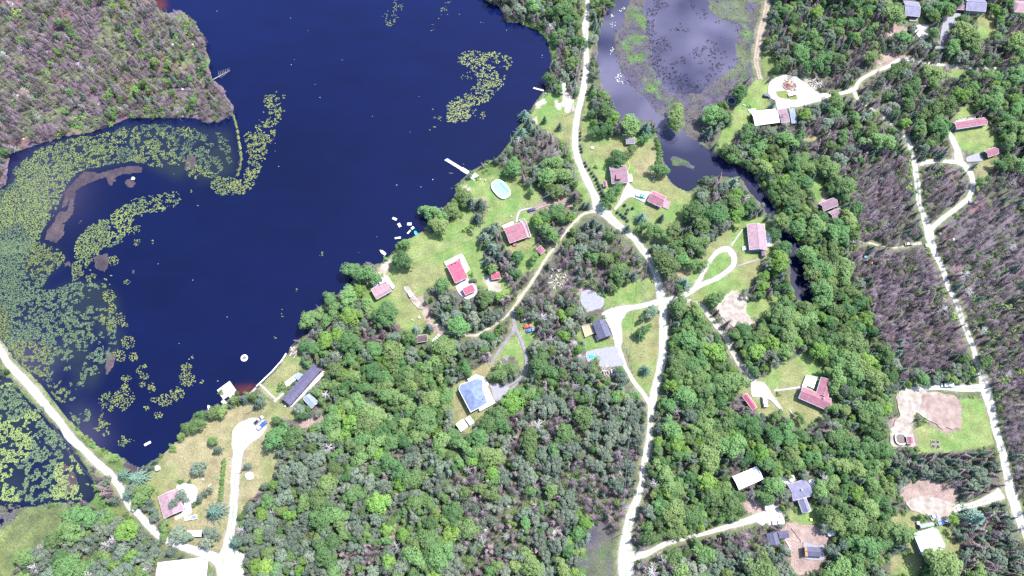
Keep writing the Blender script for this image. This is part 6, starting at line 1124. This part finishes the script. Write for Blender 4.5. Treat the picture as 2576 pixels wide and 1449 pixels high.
tag(obj('boulder', BL[0], None, P(1403, 1340), 1, (3.4, 3.0, 2.2)), 'huge pale boulder standing in the lower wood', 'boulder'); tag(obj('boulder', BL[1], None, P(628, 1198), 1, (2.0, 2.4, .8)), 'big white flat rock beside the white driveway', 'boulder')
# fallen bleached tree lying out over the lake
t = thing('fallen_tree', 'bleached dead tree fallen from the peninsula into the lake', 'dead tree', (*P(537, 200)[:2], 0), 0); a = P(537, 201); b = P(580, 178); d = b - a; MB().bar((0, 0, .1), (d.x, d.y, .2), .5, 6, .1).build('trunk', 'dead_wood', t)
for k in range(14):
    f = .3 + .65 * k / 14; p = Vector((d.x * f, d.y * f, .2)); n = Vector((-d.y, d.x, 0)).normalized() * (1 if k % 2 else -1); e = p + n * (3.0 * (1.15 - f) + .5) + d.normalized() * 1.2 + Vector((0, 0, .9)); MB().bar(p, e, .18, 4, .06).build('branch', 'dead_wood', t)

# ------------------------------------------------------------------ undergrowth (stuff)
def sample(poly_fn, n, seed, box=(-70, 2650, -70, 1560)):
    r = np.random.default_rng(seed); u = r.uniform(box[0], box[1], n); v = r.uniform(box[2], box[3], n); x, y = G(u, v); m = poly_fn(u, v, x, y); return u[m], v[m], x[m], y[m], r
u, v, x, y, r = sample(lambda u, v, x, y: np.isin(look(CLS, u, v), (BURNT, CHAR)) & (fnoise(x, y, 18, 70) > .47), 30000, 1)
n = len(u); s = (.5 + 1.1 * r.random(n) ** 3) * np.where(fnoise(x, y, 18, 70) > .56, 1.45, 1.0); scatter('undergrowth', 'low green regrowth on the burnt ground', np.stack([x, y, np.full(n, -.1)], 1), np.stack([r.normal(size=n) * .1, r.normal(size=n) * .1, r.uniform(0, 6.28, n)], 1), np.stack([s, s, s * .8], 1), r.integers(0, 4, n), SHRUB)
u, v, x, y, r = sample(lambda u, v, x, y: np.isin(look(CLS, u, v), (FOREST, ROUGH)), 15000, 2)
n = len(u); s = .6 + .7 * r.random(n) ** 2; scatter('brushwood', 'green bushes and saplings between the trees', np.stack([x, y, np.full(n, -.1)], 1), np.stack([r.normal(size=n) * .1, r.normal(size=n) * .1, r.uniform(0, 6.28, n)], 1), np.stack([s, s, s], 1), r.integers(0, 7, n), SHRUB + SHRUBD)
TW = []
for i in range(4):
    mb, mat, segs, wood = twig_proto(60 + i, 'burnt_twig', hgt=2.4, rad=1.5, nb=16, w0=.13, w1=.06, sub=1, trunk=.12); [mb.bar(a, b, w0, 3, w1) for a, b, w0, w1 in segs]; TW.append(mb.mesh('dead_brush', 'burnt_twig'))
u, v, x, y, r = sample(lambda u, v, x, y: np.isin(look(CLS, u, v), (BURNT, CHAR)), 15000, 3); n = len(u); s = .6 + .8 * r.random(n)
scatter('dead_brush', 'low dead brush and fallen twigs on the burnt ground', np.stack([x, y, np.full(n, -.1)], 1), np.stack([r.normal(size=n) * .5, r.normal(size=n) * .5, r.uniform(0, 6.28, n)], 1), np.stack([s, s, s], 1), r.integers(0, 4, n), TW)

# ------------------------------------------------------------------ lily pads, marsh tufts (stuff, real discs and blades)
def pads(name, label, x, y, rr, mat, r, z=-.46, tilt=.16, k=6):
    n = len(x); 
    if n == 0: return
    th = np.linspace(0, 2 * np.pi, k + 1)[:-1][None] + r.uniform(0, 6.28, (n, 1)); px = np.cos(th) * rr[:, None]; py = np.sin(th) * rr[:, None] * r.uniform(.6, 1, (n, 1)); tx = r.normal(size=(n, 1)) * tilt; ty = r.normal(size=(n, 1)) * tilt
    V = np.stack([x[:, None] + px, y[:, None] + py, z + r.uniform(0, .10, (n, 1)) + np.abs(px * tx + py * ty)], -1).reshape(-1, 3); F = np.arange(n * k).reshape(n, k)
    tag(obj(name, mesh_np(name, V, F, [mat])), label, kind='stuff')
CL = [(272,744,14),(282,771,9),(300,800,12),(314,816,7),(322,862,16),(300,895,14),(335,897,10),(350,932,8),(360,922,7),(360,947,10),(357,970,7),(379,975,11),(317,950,8),(470,925,13),(470,955,18),(485,900,7),(507,962,6),(445,990,18),(415,1005,16),(387,1005,8),(367,1027,6),(397,1045,9),(315,975,11),(310,1000,25),(979,45,22),(1001,12,14),(1106,16,8),(1131,14,14),(1121,30,12),(1151,32,14),(1109,47,6),(1088,67,11),(1213,59,9),(1174,192,16),(1089,277,6),(1099,297,12),(1094,327,14),(1201,282,14),(1215,290,10),(1030,336,6),(1043,372,7),(1136,430,9),(342,578,10),(344,607,9),(285,656,12),(320,710,6),(385,607,5),(810,640,6),(903,637,5),(745,728,5),(714,779,5),(713,790,6),(690,850,6),(495,518,5),(480,480,4)]
clm = np.zeros((NV, NU), np.uint8); [paint(clm, circ(a, b, c * 1.1), 1) for a, b, c in CL]
def field(mask, dens, seed, thr=None, sc=9, box=None):
    ys_, xs_ = np.nonzero(mask); b = (U0 + xs_.min() * RES, U0 + xs_.max() * RES + RES, V0 + ys_.min() * RES, V0 + ys_.max() * RES + RES); area = (b[1] - b[0]) * (b[3] - b[2]) / 18.0
    BM = blur(mask, 2, 1 if sc < 6 else 6)
    def f(u, v, x, y):
        soft = look(BM, u + 9 * (fnoise(x, y, 5, 7) - .5), v + 9 * (fnoise(x, y, 5, 8) - .5)); m = np.isin(look(CLS, u, v), (WATER, MUD)); p = np.clip((soft - .2) / .6, 0, 1)
        if thr is not None: p = p * np.clip((vnoise(x, y, 1.6, seed + 9) - .24) / .25, .28, 1) * np.clip((0.55 * fnoise(x, y, sc, seed) + 0.45 * (fnoise(x, y, 26, seed + 3) if sc > 6 else .5) - thr) / .20, 0.0, 1)
        return m & (np.random.default_rng(seed).random(len(u)) < p)
    return sample(f, int(area * dens), seed, b)
for nm, poly, dens, thr, mats, sz, seed in (('lily_pads', FA, 4.8, .25, ('pad_teal', 'pad_green'), (.16, .36), 11), ('lily_pads', FB, 4.6, .28, ('pad_green', 'pad_teal'), (.16, .36), 12), ('lily_pads', FC, 3.4, .26, ('pad_yellow', 'pad_green'), (.20, .42), 13), ('lily_pads', FC2, 3.0, .32, ('pad_yellow', 'pad_green'), (.20, .42), 14), ('lily_pads', FD, 1.9, .37, ('pad_yellow', 'pad_green'), (.18, .38), 15), ('lily_pads', FG, 3.0, .20, ('pad_green', 'pad_yellow'), (.20, .42), 16), ('lily_pads', FF, 3.0, .18, ('pad_green', 'pad_yellow'), (.20, .42), 17), ('lily_pads', BOG, 4.6, .25, ('pad_teal', 'pad_green'), (.18, .38), 18)):
    u, v, x, y, r = field(inpoly(poly), dens, seed, thr); m = fnoise(x, y, 22, seed + 50) > .5; rr = r.uniform(*sz, len(u)); where = {11: 'below the burnt peninsula', 12: 'along the causeway side of the lake', 13: 'on the diagonal bar', 14: 'at the foot of the diagonal bar', 15: 'in the lower lake corner', 16: 'beside the thin spit', 17: 'in the north-east of the lake', 18: 'in the bog across the causeway'}[seed]
    for mm, mt, w_ in ((m, mats[0], 'denser'), (~m, mats[1], 'lighter')): pads(nm, '%s floating lily pads %s' % (w_, where), x[mm], y[mm], rr[mm], mt, r)
u, v, x, y, r = field(clm, 1.7, 19, .32, 3); pads('lily_pads', 'small scattered clusters of yellow-green lily pads', x, y, r.uniform(.20, .40, len(u)), 'pad_yellow', r)
pm = np.zeros((NV, NU), np.uint8); [paint(pm, circ(a, b, c), 1) for a, b, c in ((1563,20,9),(1543,42,6),(1543,60,10),(1543,127,9),(1560,195,13),(1555,162,6),(1545,285,8),(1625,272,6),(1640,287,6),(1693,385,4),(1697,373,4))]
u, v, x, y, r = field(pm, .9, 20, .42, 3); pads('lily_pads', 'pale lily pads along the pond edge', x, y, r.uniform(.24, .44, len(u)), 'pad_pale', r)
u, v, x, y, r = sample(lambda u, v, x, y: (look(inpoly(LAKE), u, v) == 1) & (np.abs(fnoise(x, y, 60, 77) - .5) < .03), 5200, 21, (380, 1400, 0, 1000)); pads('lily_pads', 'stray single pale lily pads on the open lake', x[::14], y[::14], r.uniform(.18, .32, len(x[::14])), 'pad_pale', r)
def tufts(name, label, x, y, mat, r, h=(.5, 1.1), wd=.22, z=-.5):
    n = len(x); a = r.uniform(0, 6.28, (n, 3)); hh = r.uniform(*h, (n, 3)); V = np.zeros((n, 3, 3, 3)); l = r.normal(size=(n, 3, 2)) * .35
    for q, (s, t) in enumerate(((-1, 0), (1, 0), (0, 1))): V[:, :, q, 0] = x[:, None] + np.cos(a) * wd * s + l[..., 0] * t * 1.4; V[:, :, q, 1] = y[:, None] + np.sin(a) * wd * s + l[..., 1] * t * 1.4; V[:, :, q, 2] = z + hh * t
    tag(obj(name, mesh_np(name, V.reshape(-1, 3), np.arange(n * 9).reshape(-1, 3), [mat])), label, kind='stuff')
PM = inpoly(POOL); u, v, x, y, r = field(PM, 1.3, 22, .42, 10); tufts('marsh_tufts', 'dark rush tufts standing in the lavender pond', x, y, 'marsh_tuft', r, (.3, .8), .26, -.56)
u, v, x, y, r = sample(lambda u, v, x, y: (look(CLS, u, v) == MARSHV) & (fnoise(x, y, 5, 81) > .46), 22000, 23, (-60, 1945, -40, 1350)); tufts('marsh_tufts', 'dark violet sedge tufts on the marsh', x, y, 'marsh_tuft', r, (.4, .9), .3, -.5)
u, v, x, y, r = sample(lambda u, v, x, y: np.isin(look(CLS, u, v), (MARSHG, OLIVE)) | ((look(CLS, u, v) == MARSHV) & (fnoise(x, y, 12, 82) > .55)), 42000, 24, (-60, 1945, -40, 1449)); tufts('marsh_grass', 'green marsh grass', x, y, 'marsh_grass', r, (.4, .9), .26, -.45)
